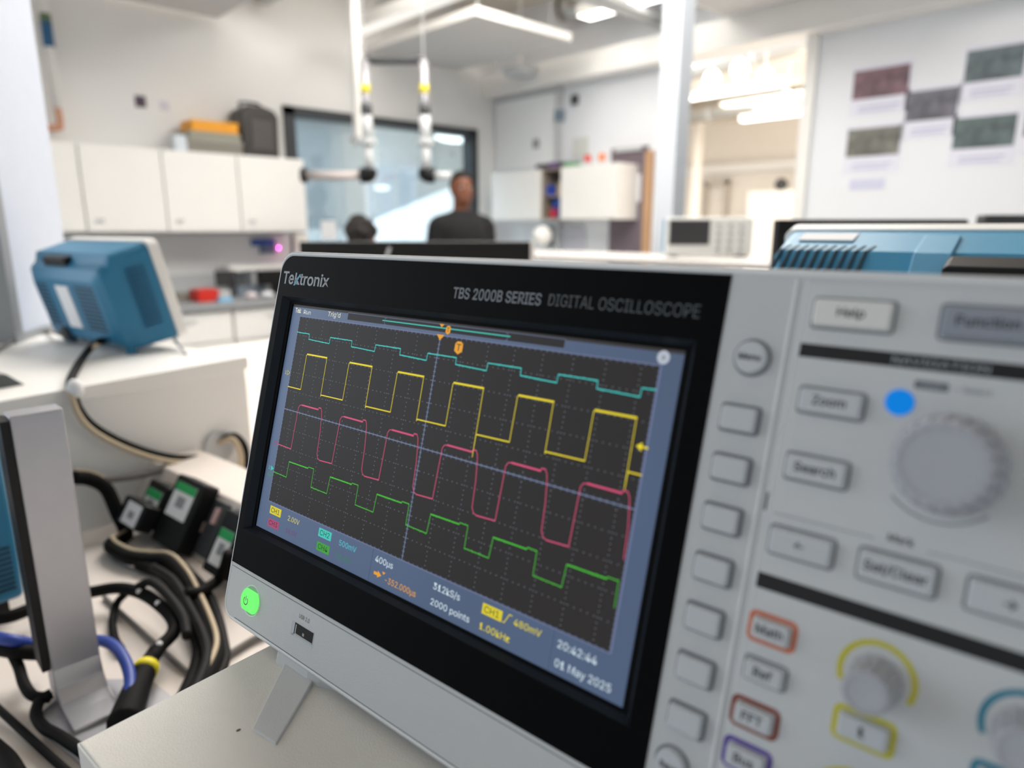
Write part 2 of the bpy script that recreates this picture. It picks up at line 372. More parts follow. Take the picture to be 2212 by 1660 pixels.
for k in range(6):
    u = .82+2.51*k; yel += [(u, 3.8, 0), (u+.01, 1.97, 0), (u+.05, 1.92, 0), (min(u+1.24, 15), 1.91, 2)]
    if k == 3: yel += [(u+1.26, 4.78, 0), (u+1.26, 3.83, 0)]
    elif k == 5: yel += [(u+1.25, 4.42, 0), (u+1.26, 3.8, 0), (15, 3.8, 1)]; break
    else: yel += [(u+1.25, 3.9, 0), (u+1.27, 3.82, 0)]
    yel += [(u+2.5, 3.8, 1)]
trace('channel_one_waveform', yel, glow('yellow trace glow', (232, 212, 48), 1.0), .22*K, .13*K, .35*K, .12, 'yellow square waveform')
pk = [(0, 6.93, 0), (.85, 6.95, 1)]
for k in range(6):
    u = .85+2.5*k; pk += [(u+.03, 4.75, 0), (u+.10, 4.60, 0), (u+.22, 4.57, 0), (u+1.22, 4.57, 2), (u+1.24, 4.47, 0), (u+1.37, 4.47, 1), (u+1.44, 4.62, 0), (u+1.48, 4.9, 0), (u+1.55, 5.7, 0), (u+1.58, 6.75, 0)]
    if k == 5: break
    pk += [(u+1.66, 6.95, 0), (u+1.78, 7.02, 0), (u+2.49, 6.97, 1)]
trace('channel_three_waveform', pk, glow('pink trace glow', (212, 84, 122), 1.0), .20*K, .14*K, .4*K, .12, 'pink rounded waveform', .11*K)
gn = [(0, 8.42, 0), (.86, 8.45, 1)]
for k in range(6):
    u = .86+2.5*k; gn += [(u+.02, 7.62, 0), (u+1.20, 7.60, 2), (u+1.22, 7.53, 0), (u+1.54, 7.53, 1), (u+1.55, 8.46, 0)]
    if k == 5: break
    gn += [(u+2.48, 8.47, 1)]
trace('channel_four_waveform', gn, glow('green trace glow', (74, 190, 58), 1.0), .15*K, .12*K, .5*K, .3, 'green stepped waveform', .12*K)
cy = [(0, .86, 0), (.79, .86, 1)]
for k in range(6):
    u = .80+2.51*k; cy += [(u, 1.14, 0), (u+1.25, 1.18, 1), (u+1.26, .86, 0)]
    if k == 5: cy += [(15.0, .85, 1)]; break
    cy += [(u+2.5, .85, 1)]
trace('channel_two_waveform', cy, glow('cyan trace glow', (72, 206, 200), 1.0), .17*K, .13*K, .45*K, .4, 'cyan stepped waveform', .13*K)
# status writing
G_or = glow('orange marker glow', (228, 158, 48)); G_cr = glow('cream text glow', (222, 222, 196)); G_wt = glow('white text glow', (200, 216, 226))
G_y = glow('yellow badge glow', (214, 200, 52)); G_p = glow('pink badge glow', (166, 74, 112)); G_c = glow('cyan badge glow', (72, 196, 182)); G_g = glow('green badge glow', (66, 158, 62))
G_dk = glow('dark badge lettering', (44, 52, 56)); G_ln = glow('divider line glow', (66, 82, 112)); G_box = glow('record bar glow', (48, 47, 48)); G_out = glow('record bar outline glow', (98, 108, 136))
b = quad(MB(TS), 34.8*K, 150*K, -4.3*K, -1.2*K, .04*K); S('record_bar', b, G_box)
b = MB(TS); f_ = .12*K
for (x0, x1, y0, y1) in ((34.8*K, 150*K, 4.2*K, 4.2*K+2*f_), (34.8*K, 150*K, 1.1*K, 1.1*K+2*f_), (34.8*K, 34.8*K+2*f_, 1.1*K, 4.3*K), (150*K, 150*K+2*f_, 1.1*K, 4.3*K)): bar(b, x0, x1, y0, y1, .05*K)
for x, s_ in ((59.5*K, 1), (125.5*K, -1)):
    bar(b, x-f_, x+f_, 1.4*K, 4.0*K, .08*K); bar(b, min(x, x+s_*K), max(x, x+s_*K), 3.8*K, 4.0*K, .08*K); bar(b, min(x, x+s_*K), max(x, x+s_*K), 1.3*K, 1.5*K, .08*K)
S('record_bar_outline', b, G_out)
b = MB(TS); bar(b, 58*K, 126.7*K, 2.72*K, 3.12*K, .07*K); S('record_line', b, G_c)
b = MB(TS); b.face([(91.2*K, 4.4*K, .09*K), (93.9*K, 4.4*K, .09*K), (92.5*K, 3.1*K, .09*K)]); b.face([(90.8*K, .3*K, .16*K), (94.8*K, .3*K, .16*K), (92.8*K, -1.9*K, .16*K)])
S('trigger_pointer', b, G_or)
def flag(cx, ty, w, h):
    bb = MB(TS); r = w*.25
    bb.face([(cx-w/2, ty-r, .17*K), (cx-w/2, ty-h*.75, .17*K), (cx, ty-h, .17*K), (cx+w/2, ty-h*.75, .17*K), (cx+w/2, ty-r, .17*K), (cx+w/2-r, ty, .17*K), (cx-w/2+r, ty, .17*K)])
    o = S('trigger_flag', bb, G_or); text(scr, 'T', TS, cx, ty-h*.72, G_dk, h=h*.52, w=w*.62, z=.2*K, th=.01*K, center=True, name='flag_letter')
flag(96.3*K, 4.0*K, 2.4*K, 3.4*K); flag(103.2*K, -1.3*K, 4.0*K, 4.9*K)
def stx(s_, x, v, m, w=None, h=1.5*K, bold=.0, name='screen_text'): return text(scr, s_, TS, x*K, -v*K, m, w=w*K if w else None, h=h, z=.08*K, th=.01*K, bold=bold, name=name)
stx('Tek', -4.4, -1.5, G_cr, 4.6, 2.1*K, .035); stx('Run', 2.4, -1.3, G_cr, 5.4, 1.9*K); stx("Trig'd", 20.8, -1.7, G_cr, 9.0, 2.1*K)
for (s_, x, v, m) in (('CH1', 2.4, 89.1, G_y), ('CH3', 2.3, 95.0, G_p), ('CH2', 40.3, 89.2, G_c), ('CH4', 40.5, 95.1, G_g), ('CH1', 135.1, 89.5, G_y)):
    S('channel_badge', quad(MB(TS), x*K, (x+8.9)*K, v*K, (v+3.7)*K, .05*K), m); stx(s_, x+1.0, v+2.9, G_dk, 6.6, 2.2*K, name='badge_text')
stx('2.00V', 17.1, 92.3, glow('yellow text glow', (214, 202, 84)), 8.8, 2.2*K); stx('10.0V', 17.0, 97.9, glow('dull pink text glow', (118, 76, 108)), 8.4, 2.1*K)
stx('500mV', 54.9, 92.7, glow('cyan text glow', (84, 190, 204)), 11.2, 2.3*K); stx('50.0V', 54.6, 98.4, glow('dull green text glow', (66, 126, 92)), 9.2, 2.3*K)
stx('400µs', 78.2, 92.4, G_wt, 10.4, 2.4*K, .010); stx('-352.000µs', 85.6, 98.6, G_or, 17.4, 2.3*K); stx('312kS/s', 111.1, 92.6, G_wt, 13.4, 2.4*K, .010); stx('2000 points', 111.0, 98.4, G_wt, 19.4, 2.3*K, .010)
stx('480mV', 149.2, 92.2, G_y, 11.4, 2.2*K, .010); stx('1.00kHz', 135.3, 98.6, G_y, 13.4, 2.3*K, .010); stx('20:42:44', 167.2, 92.8, G_wt, 14.6, 2.5*K, .010); stx('01 May 2025', 167.3, 98.8, G_wt, 20.6, 2.5*K, .010)
for x in (76.1, 165.3): b = MB(TS); bar(b, x*K-.12*K, x*K+.12*K, -101*K, -88*K, .05*K); S('status_divider', b, G_ln)
b = MB(TS); b.face([(78.6*K, -97.4*K, .08*K), (78.6*K, -96.2*K, .08*K), (80.8*K, -96.2*K, .08*K), (80.8*K, -95.4*K, .08*K), (83.2*K, -96.8*K, .08*K), (80.8*K, -98.2*K, .08*K), (80.8*K, -97.4*K, .08*K)]); b.face([(83.2*K, -95.0*K, .08*K), (85.2*K, -95.0*K, .08*K), (84.2*K, -96.1*K, .08*K)])
S('delay_arrow', b, G_or)
b = MB(TS)
for (p, q) in (((144.4, -92.8), (145.5, -92.8)), ((145.3, -92.8), (146.9, -89.6)), ((146.7, -89.6), (148.2, -89.6))):
    p, q = Vector((p[0]*K, p[1]*K, .08*K)), Vector((q[0]*K, q[1]*K, .08*K)); d = (q-p).normalized(); n = Vector((-d.y, d.x, 0))*.17*K; b.face([p-n, q-n, q+n, p+n])
S('rising_edge_symbol', b, G_y)
b = MB(TS); b.face([(182.2*K, -25.0*K, .2*K), (184.2*K, -23.6*K, .2*K), (184.2*K, -24.7*K, .2*K), (186.3*K, -24.7*K, .2*K), (186.3*K, -25.3*K, .2*K), (184.2*K, -25.3*K, .2*K), (184.2*K, -26.4*K, .2*K)]); S('trigger_level_arrow', b, glow('yellow trace glow', (232, 212, 48)))
def chmark(v, s_, m, fill=False, dx=0):
    bb = MB(TS)
    if fill: bb.face([(-2.4*K, -(v-1.2)*K, .09*K), (-.1*K, -v*K, .09*K), (-2.4*K, -(v+1.2)*K, .09*K)])
    else:
        for (p, q) in (((-2.4, v-1.1), (-.3, v)), ((-.3, v), (-2.4, v+1.1)), ((-2.4, v+1.1), (-2.4, v-1.1))):
            p, q = Vector((p[0]*K, -p[1]*K, .09*K)), Vector((q[0]*K, -q[1]*K, .09*K)); d = (q-p).normalized(); n = Vector((-d.y, d.x, 0))*.11*K; bb.face([p-n, q-n, q+n, p+n])
    S('channel_marker', bb, m); stx(s_, -4.2, v+.8, m, 1.0, 1.6*K, name='marker_digit')
chmark(27.0, '1', glow('yellow text glow', (214, 202, 84))); chmark(60.6, '3', G_p); chmark(72.5, '2', G_c, True); chmark(75.4, '4', G_g)
b = MB(TS); b.face([(186.0*K+2.1*K*math.cos(math.pi*k/16), 2.5*K+2.1*K*math.sin(math.pi*k/16), .1*K) for k in range(32)]); S('knob_icon', b, glow('pale icon glow', (176, 184, 196)))
text(scr, 'a', TS, 186*K, 1.9*K, G_dk, h=1.5*K, z=.14*K, th=.01*K, center=True, name='icon_letter')
# ---- lettering on the bezel
M_log = mat('silver logo ink', (150, 156, 162), .45); M_log2 = mat('grey logo ink', (118, 124, 130), .5); M_log3 = mat('dim logo ink', (78, 84, 88), .5)
text(osc, 'Te', T1, -13.0*K, 14.2*K, M_log, w=8.8*K, h=5.6*K, z=zf+.02*K, th=.02*K, bold=.035, name='brand_lettering'); text(osc, 'ktronix', T1, -3.4*K, 14.2*K, M_log, w=26.2*K, h=5.2*K, z=zf+.02*K, th=.02*K, bold=.035, name='brand_lettering')
b = MB(T1); zz = zf+.06*K; b.face([(-3.9*K, 13.6*K, zz), (-2.5*K, 13.6*K, zz), (1.1*K, 19.0*K, zz), (-.1*K, 19.0*K, zz)]); P('brand_slash', b, mat('cyan logo ink', (20, 140, 180), .4))
text(osc, 'TBS 2000B SERIES', T1, 99.2*K, 14.3*K, M_log2, w=41*K, h=3.9*K, z=zf+.02*K, th=.02*K, bold=.03, name='series_lettering')
text(osc, 'DIGITAL OSCILLOSCOPE', T1, 143.2*K, 14.5*K, M_log3, w=53.4*K, h=3.9*K, z=zf+.02*K, th=.02*K, name='model_lettering')
# ---- lower strip: seam lines, power button, usb
b = MB(T1)
M_seam = mat('seam shadow gap', (70, 74, 76), .8)
b.box(-15.0*K, 204*K, -122.62*K, -122.38*K, -.2*K, .03*K).box(-6*K, 330*K, -144.95*K, -144.7*K, -.2*K, .03*K)
P('panel_seam', b, M_seam)
Tb = T1 @ Matrix.Translation((5.2*K, -133.1*K, 0))
b = MB(Tb); b.lathe([(7.2*K, -.1*K), (7.2*K, .05*K), (6.9*K, .12*K), (6.6*K, .05*K), (6.6*K, -.1*K)], 48); P('button_ring', b, M_casel, sm=True)
M_pg = mat('frosted button surround', (150, 172, 156), .35, emit=(60, 110, 70), estr=.25)
b = MB(Tb); b.lathe([(0.01*K, .02*K), (6.55*K, .02*K), (6.55*K, -.2*K), (0.01*K, -.2*K)], 48); P('button_surround', b, M_pg, sm=False)
b = MB(Tb); 
cap = [(6.35*K*math.cos(math.radians(a)), 6.35*K*math.sin(math.radians(a))) for a in list(range(-48, 49, 8))+list(range(132, 229, 8))]
b.loft([[(x, y, 0) for x, y in cap], [(x, y, 1.4*K) for x, y in cap], [(x*.96, y*.95, 1.8*K) for x, y in cap]])
pb_ = P('power_button', b, glow('green power light', (118, 246, 118), 1.05))
b = MB(Tb)
for k in range(26):
    a0, a1 = math.radians(125+k*290/26), math.radians(125+(k+1)*290/26); r0, r1 = 1.45*K, 1.85*K; oy = -.3*K; z_ = 1.84*K; ox = -1.8*K
    b.face([(ox+r0*math.cos(a0), oy+r0*math.sin(a0), z_), (ox+r1*math.cos(a0), oy+r1*math.sin(a0), z_), (ox+r1*math.cos(a1), oy+r1*math.sin(a1), z_), (ox+r0*math.cos(a1), oy+r0*math.sin(a1), z_)])
bar(b, -1.98*K, -1.62*K, -.2*K, 2.0*K, 1.85*K); b.build('power_symbol', M_print, pb_)
# usb socket: hole framed by raised lip (dark cavity set in the front)
ux0, ux1, uy0, uy1 = 38.4*K, 52.9*K, -136.3*K, -130.4*K
b = MB(T1); b.rring(ux0-1.1*K, ux1+.5*K, uy0-.7*K, uy1+.3*K, -.1*K, .08*K, .3*K, .35*K, 2); P('socket_frame', b, M_case)
b = MB(T1); b.box(ux0+1.2*K, ux1, uy0+.9*K, uy1, .0, .05*K); us = P('usb_socket', b, M_black)
b = MB(T1); b.box(ux0-.6*K, ux0+1.2*K, uy0, uy1, .0, .06*K).box(ux0, ux1, uy0, uy0+.8*K, .0, .06*K); b.build('socket_wall', mat('pale socket wall', (190, 200, 206), .4), us)
b = MB(T1); b.box(ux0+1.9*K, ux0+2.5*K, uy0+1.4*K, uy1-.8*K, .0, .08*K).box(ux0+2.0*K, ux1-.2*K, uy0+.95*K, uy0+1.4*K, 0, .08*K); b.build('socket_shell', mat('shiny steel', (200, 198, 190), .25, metal=.8), us)
b = MB(T1); b.box(ux0+7.2*K, ux0+8.4*K, uy0+2.0*K, uy0+3.2*K, 0, .09*K); b.build('socket_contact', mat('ivory contact', (170, 168, 150), .4), us)
text(osc, 'USB 2.0', T1, 41.4*K, -127.8*K, mat('grey label ink', (96, 100, 104), .6), w=7.4*K, h=1.7*K, z=.05*K, th=.01*K, name='socket_label')
# ---- right hand control panel
M_ink = mat('black panel ink', (14, 16, 18), .5); M_inkt = mat('dark lettering ink', (26, 29, 34), .6); M_inkl = mat('white lettering ink', (170, 174, 178), .6)
b = MB(T1); b.box(221.2*K, 222.0*K, -143*K, 27*K, -.2*K, .45*K).box(224.0*K, 224.5*K, -143*K, 27*K, -.2*K, .2*K); P('panel_ridge', b, M_casel, bevel=.15*K)
b = MB(T1); b.prism([(224.6*K, -143*K), (346*K, -143*K), (346*K, 26*K), (224.6*K, 26*K)], -.1*K, .25*K); pn = P('control_panel', b, M_panel)
PZ = .25*K
b = MB(T1); b.box(223.3*K, 223.9*K, -33.8*K, -29.2*K, -.1*K, .06*K); P('panel_slot', b, M_ink)
def pbtn(x0, x1, y0, y1, label, m=M_btn, outline=None, z1=2.6*K, bw=None, txt=None, tm=None):
    cx, cy_ = (x0+x1)/2, (y0+y1)/2
    if outline: 
        bb = MB(T1); bb.rring((x0-1.5)*K, (x1+1.5)*K, (y0-1.5)*K, (y1+1.5)*K, PZ-.05*K, PZ+.06*K, 1.9*K, 1.25*K); P('button_outline', bb, outline)
    else:
        bb = MB(T1); bb.rring((x0-.8)*K, (x1+.8)*K, (y0-.8)*K, (y1+.8)*K, -.02*K, PZ+.03*K, 1.2*K, .6*K); P('button_gap', bb, M_gap)
    bb = MB(T1); bb.rr(x0*K, x1*K, y0*K, y1*K, 0, z1, .9*K, 5, top=.6*K); o = P('panel_button', bb, m)
    if txt: text(o, txt, T1, cx*K, (cy_-.9)*K, M_inkt, h=2.2*K, z=z1+.03*K, th=.02*K, bold=.03, center=True, name='button_text')
    o['label'] = label; return o
M_gap = mat('grey button gap', (122, 128, 134), .7)
for y in (-11.6, -25.3, -39.0, -52.9, -66.7, -80.5, -94.3): pbtn(208.3, 217.8, y-3.2, y+3.2, 'blank grey soft key beside the screen', z1=2.4*K)
for (x, y, s_) in ((213.4, 5.2, 'Menu'), (211.2, -107.6, 'Save')):
    Tm = T1 @ Matrix.Translation((x*K, y*K, 0))
    bb = MB(Tm); bb.lathe([(5.2*K, -.1*K), (5.2*K, .06*K), (4.5*K, .06*K), (4.5*K, -.1*K)], 40); P('button_gap', bb, M_gap)
    bb = MB(Tm); bb.lathe([(4.3*K, 0), (4.3*K, 1.7*K), (4.0*K, 2.1*K), (.01*K, 2.2*K)], 40); o = P('round_button', bb, M_btn, sm=False); o['label'] = 'round grey key at the %s of the key column' % ('top' if s_ == 'Menu' else 'bottom')
    text(o, s_, Tm, 0, -.8*K, M_inkt, h=1.7*K, z=2.3*K, th=.02*K, bold=.02, center=True, name='button_text')
pbtn(227.4, 245.2, 15.2, 22.0, 'pale key at the top of the control panel', M_btnw, txt='Help')
pbtn(255.4, 273.0, 15.0, 22.2, 'darker grey key at the top of the control panel', mat('slate button rubber', (150, 155, 166), .45), txt='Function')
pbtn(274.9+5, 297, 15.0, 22.2, 'grey key', txt='Autoset')
pbtn(227.6, 242.2, -6.7, -.9, 'pale grey zoom key', txt='Zoom'); pbtn(227.3, 241.4, -24.0, -18.0, 'pale grey search key', txt='Search')
pbtn(226.5, 241.3, -43.6, -37.2, 'grey left arrow key', txt='←'); pbtn(247.5, 263.0, -43.5, -36.9, 'grey set clear key', txt='Set/Clear'); pbtn(269.3, 284.5, -43.5, -36.9, 'grey right arrow key', txt='→')
pbtn(226.0, 235.3, -65.9, -60.8, 'grey key ringed orange', outline=mat('orange outline ink', (214, 120, 84), .5), txt='Math')
pbtn(226.0, 235.6, -76.6, -71.6, 'grey ref key', txt='Ref')
pbtn(225.4, 234.9, -88.4, -83.3, 'grey key ringed dark red', outline=mat('rust outline ink', (142, 62, 40), .5), txt='FFT')
pbtn(225.2, 234.8, -99.4, -94.2, 'grey key ringed purple', outline=mat('purple outline ink', (94, 70, 164), .5), txt='Bus')
M_yo = mat('yellow outline ink', (208, 200, 30), .5); M_to = mat('teal outline ink', (30, 132, 158), .5)
pbtn(249.0, 259.6, -80.8, -75.4, 'grey key ringed yellow', outline=M_yo, txt='1'); pbtn(276.5, 287, -80.8, -75.4, 'grey key ringed teal', outline=M_to, txt='2')
b = MB(T1); b.box(225.2*K, 345*K, 7.0*K, 10.5*K, 0, PZ+.05*K).box(224.8*K, 345*K, -53.6*K, -49.6*K, 0, PZ+.05*K); P('panel_band', b, M_ink)
text(osc, 'NAVIGATION', T1, 246.6*K, 7.9*K, M_inkl, w=19.4*K, h=1.7*K, z=PZ+.08*K, th=.02*K, bold=.01, name='band_lettering')
text(osc, 'VERTICAL', T1, 290*K, -52.3*K, M_inkl, w=16*K, h=1.7*K, z=PZ+.08*K, th=.02*K, name='band_lettering')
b = MB(T1); b.rr(252.0*K, 259.0*K, 2.5*K, 4.6*K, 0, PZ+.05*K, .6*K); P('select_tag', b, M_gap)
text(osc, 'Fine', T1, 255.5*K, 2.9*K, M_inkl, h=1.3*K, z=PZ+.08*K, th=.02*K, center=True, name='tag_lettering'); text(osc, '– Select', T1, 260.0*K, 2.9*K, M_gap, h=1.4*K, z=PZ+.03*K, th=.02*K, name='tag_lettering')
b = MB(T1); b.box(226*K, 249.5*K, -33.95*K, -33.75*K, 0, PZ+.05*K).box(260.5*K, 284*K, -33.95*K, -33.75*K, 0, PZ+.05*K); P('mark_line', b, M_gap)
text(osc, 'Mark', T1, 255.0*K, -33.6*K, M_inkt, h=1.7*K, z=PZ+.05*K, th=.02*K, bold=.02, center=True, name='mark_lettering')
Tl = T1 @ Matrix.Translation((249.7*K, -1.2*K, PZ)); b = MB(Tl); b.lathe([(3.1*K, 0), (3.1*K, .3*K), (2.3*K, .8*K), (.01*K, .9*K)], 28); o = P('indicator_light', b, glow('blue indicator glow', (10, 128, 222), .95)); o['label'] = 'lit blue indicator'
def kn(x, y, r, h, name, label, n=80):
    Tk = T1 @ Matrix.Translation((x*K, y*K, PZ)); bb = MB(Tk)
    bb.lathe([(r*1.14*K, 0), (r*1.12*K, 1.5*K), (r*1.0*K, 2.6*K), (r*.97*K, (h-1)*K), (r*.9*K, h*K), (r*.78*K, (h+.2)*K), (r*.76*K, (h-.1)*K), (.01*K, (h-.3)*K)], n, 1, .07)
    o = P(name, bb, M_knob, sm=False); o['label'] = label; return o
kn(261.3, -13.6, 10.2, 13, 'multipurpose_knob', 'large ribbed grey rotary knob')
kn(254.8, -66.2, 5.3, 11, 'rotary_knob', 'small ribbed grey knob under a yellow arc', 56); kn(283.0, -66.2, 5.3, 11, 'rotary_knob', 'small ribbed grey knob under a teal arc', 56)
kn(254.8, -97.5, 7.0, 12, 'rotary_knob', 'ribbed grey knob under the yellow ringed key', 56); kn(283.0, -97.5, 7.0, 12, 'rotary_knob', 'ribbed grey knob under the teal ringed key', 56)
def arcs(x, y, r, m, a0=-25, a1=205):
    bb = MB(T1)
    for k in range(40):
        t0, t1 = math.radians(a0+(a1-a0)*k/40), math.radians(a0+(a1-a0)*(k+1)/40); r0, r1 = r*K, (r+1.3)*K
        bb.face([(x*K+r0*math.cos(t0), y*K+r0*math.sin(t0), PZ+.05*K), (x*K+r1*math.cos(t0), y*K+r1*math.sin(t0), PZ+.05*K), (x*K+r1*math.cos(t1), y*K+r1*math.sin(t1), PZ+.05*K), (x*K+r0*math.cos(t1), y*K+r0*math.sin(t1), PZ+.05*K)])
    P('knob_arc', bb, m)
arcs(255.0, -65.2, 7.2, M_yo); arcs(283.2, -65.2, 7.2, M_to); arcs(254.8, -97.5, 8.6, M_yo); arcs(283.0, -97.5, 8.6, M_to)
b = MB(T1)
for k in range(14):
    t0, t1 = math.radians(225+k*90/14), math.radians(225+(k+1)*90/14); r0, r1 = 13.2*K, 13.6*K; X, Y = 261*K, -13.6*K
    b.face([(X+r0*math.cos(t0), Y+r0*math.sin(t0), PZ+.05*K), (X+r1*math.cos(t0), Y+r1*math.sin(t0), PZ+.05*K), (X+r1*math.cos(t1), Y+r1*math.sin(t1), PZ+.05*K), (X+r0*math.cos(t1), Y+r0*math.sin(t1), PZ+.05*K)])
P('knob_scale', b, M_gap)
# ---- feet: hinge block under the shell, flipped out leg down to the shelf, rubber rear feet
SHZ = 1.114
def foot(xc):
    bb = MB(T1); y0 = -146*K
    pr = [(xc-18*K, -1.6*K), (xc-18*K, -20*K), (xc+23*K, -20*K), (xc+23*K, -9*K), (xc+18*K, -5.5*K), (xc+12*K, -2.6*K), (xc+6*K, -1.0*K), (xc-16*K, -1.0*K)]
    bb.loft([[(x, y0-9.0*K, z) for x, z in pr], [(x, y0+1*K, z) for x, z in pr]]); P('foot_hinge', bb, M_case, bevel=1.6*K, seg=3)
    # leg corners: top under the hinge, tip on the shelf, in world
    tipL, tipR = pz(553, 1583, SHZ+.0008), pz(606, 1617, SHZ+.0008)
    dx = SX*(xc-49*K); tipL = tipL+dx; tipR = tipR+dx
    top = T1 @ Vector((xc-14*K, -149*K, -5*K)); wv = SX*((tipR-tipL).dot(SX)); 
    tl = top; tr = top+SX*21*K; dn = (tipL-tl).normalized(); nn = SX.cross(dn).normalized()*7*K
    if nn.x < 0: nn = -nn
    bb = MB(); m1, m2 = tl.lerp(tipL, .6), tr.lerp(tipR, .6)
    bb.loft([[tl, tr, tr+nn, tl+nn], [m1, m2, m2+nn*.95, m1+nn*.95], [tipL, tipR, tipR+nn*.35+Vector((0, 0, .0012)), tipL+nn*.35+Vector((0, 0, .0012))]])
    P('foot', bb, M_case, bevel=1.1*K, seg=3)
foot(46*K); foot(290*K)
for x in (30*K, 305*K):
    p = T1 @ Vector((x, -140*K, -80*K)); bb = MB(); bb.cyl((p.x, p.y, SHZ), (p.x, p.y, p.z), .008, .009, 20); P('rear_foot', bb, M_blackm)
# ================================================================== BENCH ISLAND
def P7(x, y, z): return T7 @ Vector((x, y, z))
BZ = .93
bn = thing('laboratory_bench', 'long pale laboratory bench carrying the shelves, cables and instruments', 'bench', P7(.5, .3, FZ))
MB(T7).box(-.30, 1.35, -1.3, 2.1, BZ-.035, BZ).build('worktop', M_bench, bn, bevel=.002)
for x0 in (-.2, 1.2):
    for y0 in (-1.2, 2.0): MB(T7).box(x0, x0+.06, y0, y0+.06, FZ, BZ-.035).build('leg', M_grey, bn)
sh = thing('raised_shelf', 'white raised shelf under the foreground oscilloscope, its corner nearest the camera', 'shelf', P7(.2, -.2, BZ))
MB(T7).box(.066, .318, -.90, .262, SHZ-.019, SHZ).build('shelf_board', M_shelf, sh, bevel=.0006)
MB(T7).box(.0655, .319, .262, .2628, SHZ-.019, SHZ-.0006).box(.0652, .066, -.9, .262, SHZ-.019, SHZ-.0006).build('edge_banding', M_edge, sh)
MB(T7).box(.068, .315, .243, .261, BZ, SHZ-.019).build('side_panel', M_white, sh); MB(T7).box(.068, .315, -.895, -.877, BZ, SHZ-.019).build('side_panel', M_white, sh)
MB(T7).box(.068, .080, -.877, .243, BZ, SHZ-.019).build('front_panel', M_white, sh)
# shelf specks
M_speck = mat('brown dust speck', (120, 96, 70), .9)
for (x, y, r) in ((515, 1578, .0007), (183, 1611, .0004), (378, 1533, .0003), (480, 1560, .0003)):
    p = pz(x, y, SHZ+.0001); 
    if r > .0005: MB().ball(p, r*1.3, r*.7, r*.5, 6).build('dust_speck', M_speck, sh)
# second shelf behind with scope two
SZ2 = 1.129
s2 = thing('raised_shelf', 'white raised shelf behind the foreground oscilloscope, under the teal vented case', 'shelf', P7(.6, -.2, BZ))
MB(T7).box(.50, .80, -1.0, .30, SZ2-.019, SZ2).build('shelf_board', M_shelf, s2)
MB(T7).box(.502, .795, .280, .298, BZ, SZ2-.019).build('side_panel', M_white, s2); MB(T7).box(.502, .795, -.995, -.977, BZ, SZ2-.019).build('side_panel', M_white, s2)
# third shelf, far left
f1, f2 = pz(40, 860, SHZ), pz(535, 770, SHZ); dF = (f2-f1); dF.z = 0; dF.normalize(); nF = Vector((-dF.y, dF.x, 0))
TF = frame(dF, nF, Vector((0, 0, 1)), Vector((f2.x, f2.y, 0)))
s3 = thing('raised_shelf', 'white raised shelf under the teal oscilloscope on the left', 'shelf', (TF @ Vector((-.3, .3, BZ)))[:])
MB(TF).box(-.62, 0, 0, .62, SHZ-.019, SHZ).build('shelf_board', M_white, s3, bevel=.001)
MB(TF).box(-.60, -.004, .004, .022, BZ, SHZ-.019).build('front_panel', M_white, s3); MB(TF).box(-.022, -.004, .022, .60, BZ, SHZ-.019).build('side_panel', M_white, s3)
# cable grommet in the front panel of the left shelf
def onF(x, y):   # point on the front panel plane of the left shelf
    d = ray(x, y); o = f2; t = ((o-CAM).dot(nF))/d.dot(nF); return CAM+d*t
gp = onF(472, 965)
gt = MB(); gt.cyl(gp-nF*.004, gp+nF*.004, .024, .024, 28); gt.build('grommet', M_lgrey, s3)
# ------------------------------------------------------------------ OSCILLOSCOPE 2, back towards us
ax = -SX; ay = Vector((-SD.x*-1*-1, 0, 0)); 
ayv = Vector((SD.x, SD.y, -SD.z)); azv = ax.cross(ayv)
top2 = P7(.700, -.128, 1.3045)
T2 = frame(ax, ayv, azv, top2-ayv*YT)
osc2 = thing('oscilloscope', 'teal backed oscilloscope with slanted vents and white sticker, turned away behind the foreground one', 'oscilloscope', (T2 @ Vector((.17, YB, -.05)))[:])
h2, r2_ = scope_body(osc2, T2)
MATS['x'] = None
h2.data.materials[0] = M_white; r2_.data.materials[0] = mat('gloss lightened teal plastic', (64, 146, 184), .42)  # teal lightened here to paint in the glossy reflection
# vents over the rear upper edge
b = MB(T2)
for k in range(10):
    x = .332-k*.0077
    b.loft([[(x, YT-4*K, -.058), (x+.0022, YT-4*K, -.058), (x+.0022, YT-3.0*K, -.058), (x, YT-3.0*K, -.058)], [(x+.004, YT-6.6*K, -.0715), (x+.0062, YT-6.6*K, -.0715), (x+.0062, YT-3.2*K, -.0715), (x+.004, YT-3.2*K, -.0715)], [(x+.008, YT-24*K, -.0945), (x+.0102, YT-24*K, -.0945), (x+.0102, YT-21*K, -.0965), (x+.008, YT-21*K, -.0965)]])
b.build('vent_slots', M_teald, osc2)
b = MB(T2); b.box(.284, .330, YT-2.0*K, YT-1.2*K, -.048, -.026); b.build('white_sticker', M_paper, osc2)
for x in (.206, .004): 
    b = MB(T2); b.loft([[(x, YT-3*K, -.035), (x+.026, YT-3*K, -.035), (x+.026, YT-1*K+.001, -.035), (x, YT-1*K+.001, -.035)], [(x, YT-8*K, -.078), (x+.026, YT-8*K, -.078), (x+.026, YT-2*K, -.078), (x, YT-2*K, -.078)], [(x, YT-26*K, -.100), (x+.026, YT-26*K, -.100), (x+.026, YT-22*K, -.106), (x, YT-22*K, -.106)]])
    b.build('handle_mount', mat('light teal plastic', (96, 160, 194), .45), osc2, bevel=.001)
b = MB(T2); b.rr(.028, .208, YT-20*K, YT-3*K, -.106, -.080, .004, 4); b.build('carrying_handle', M_black, osc2, bevel=.0015)
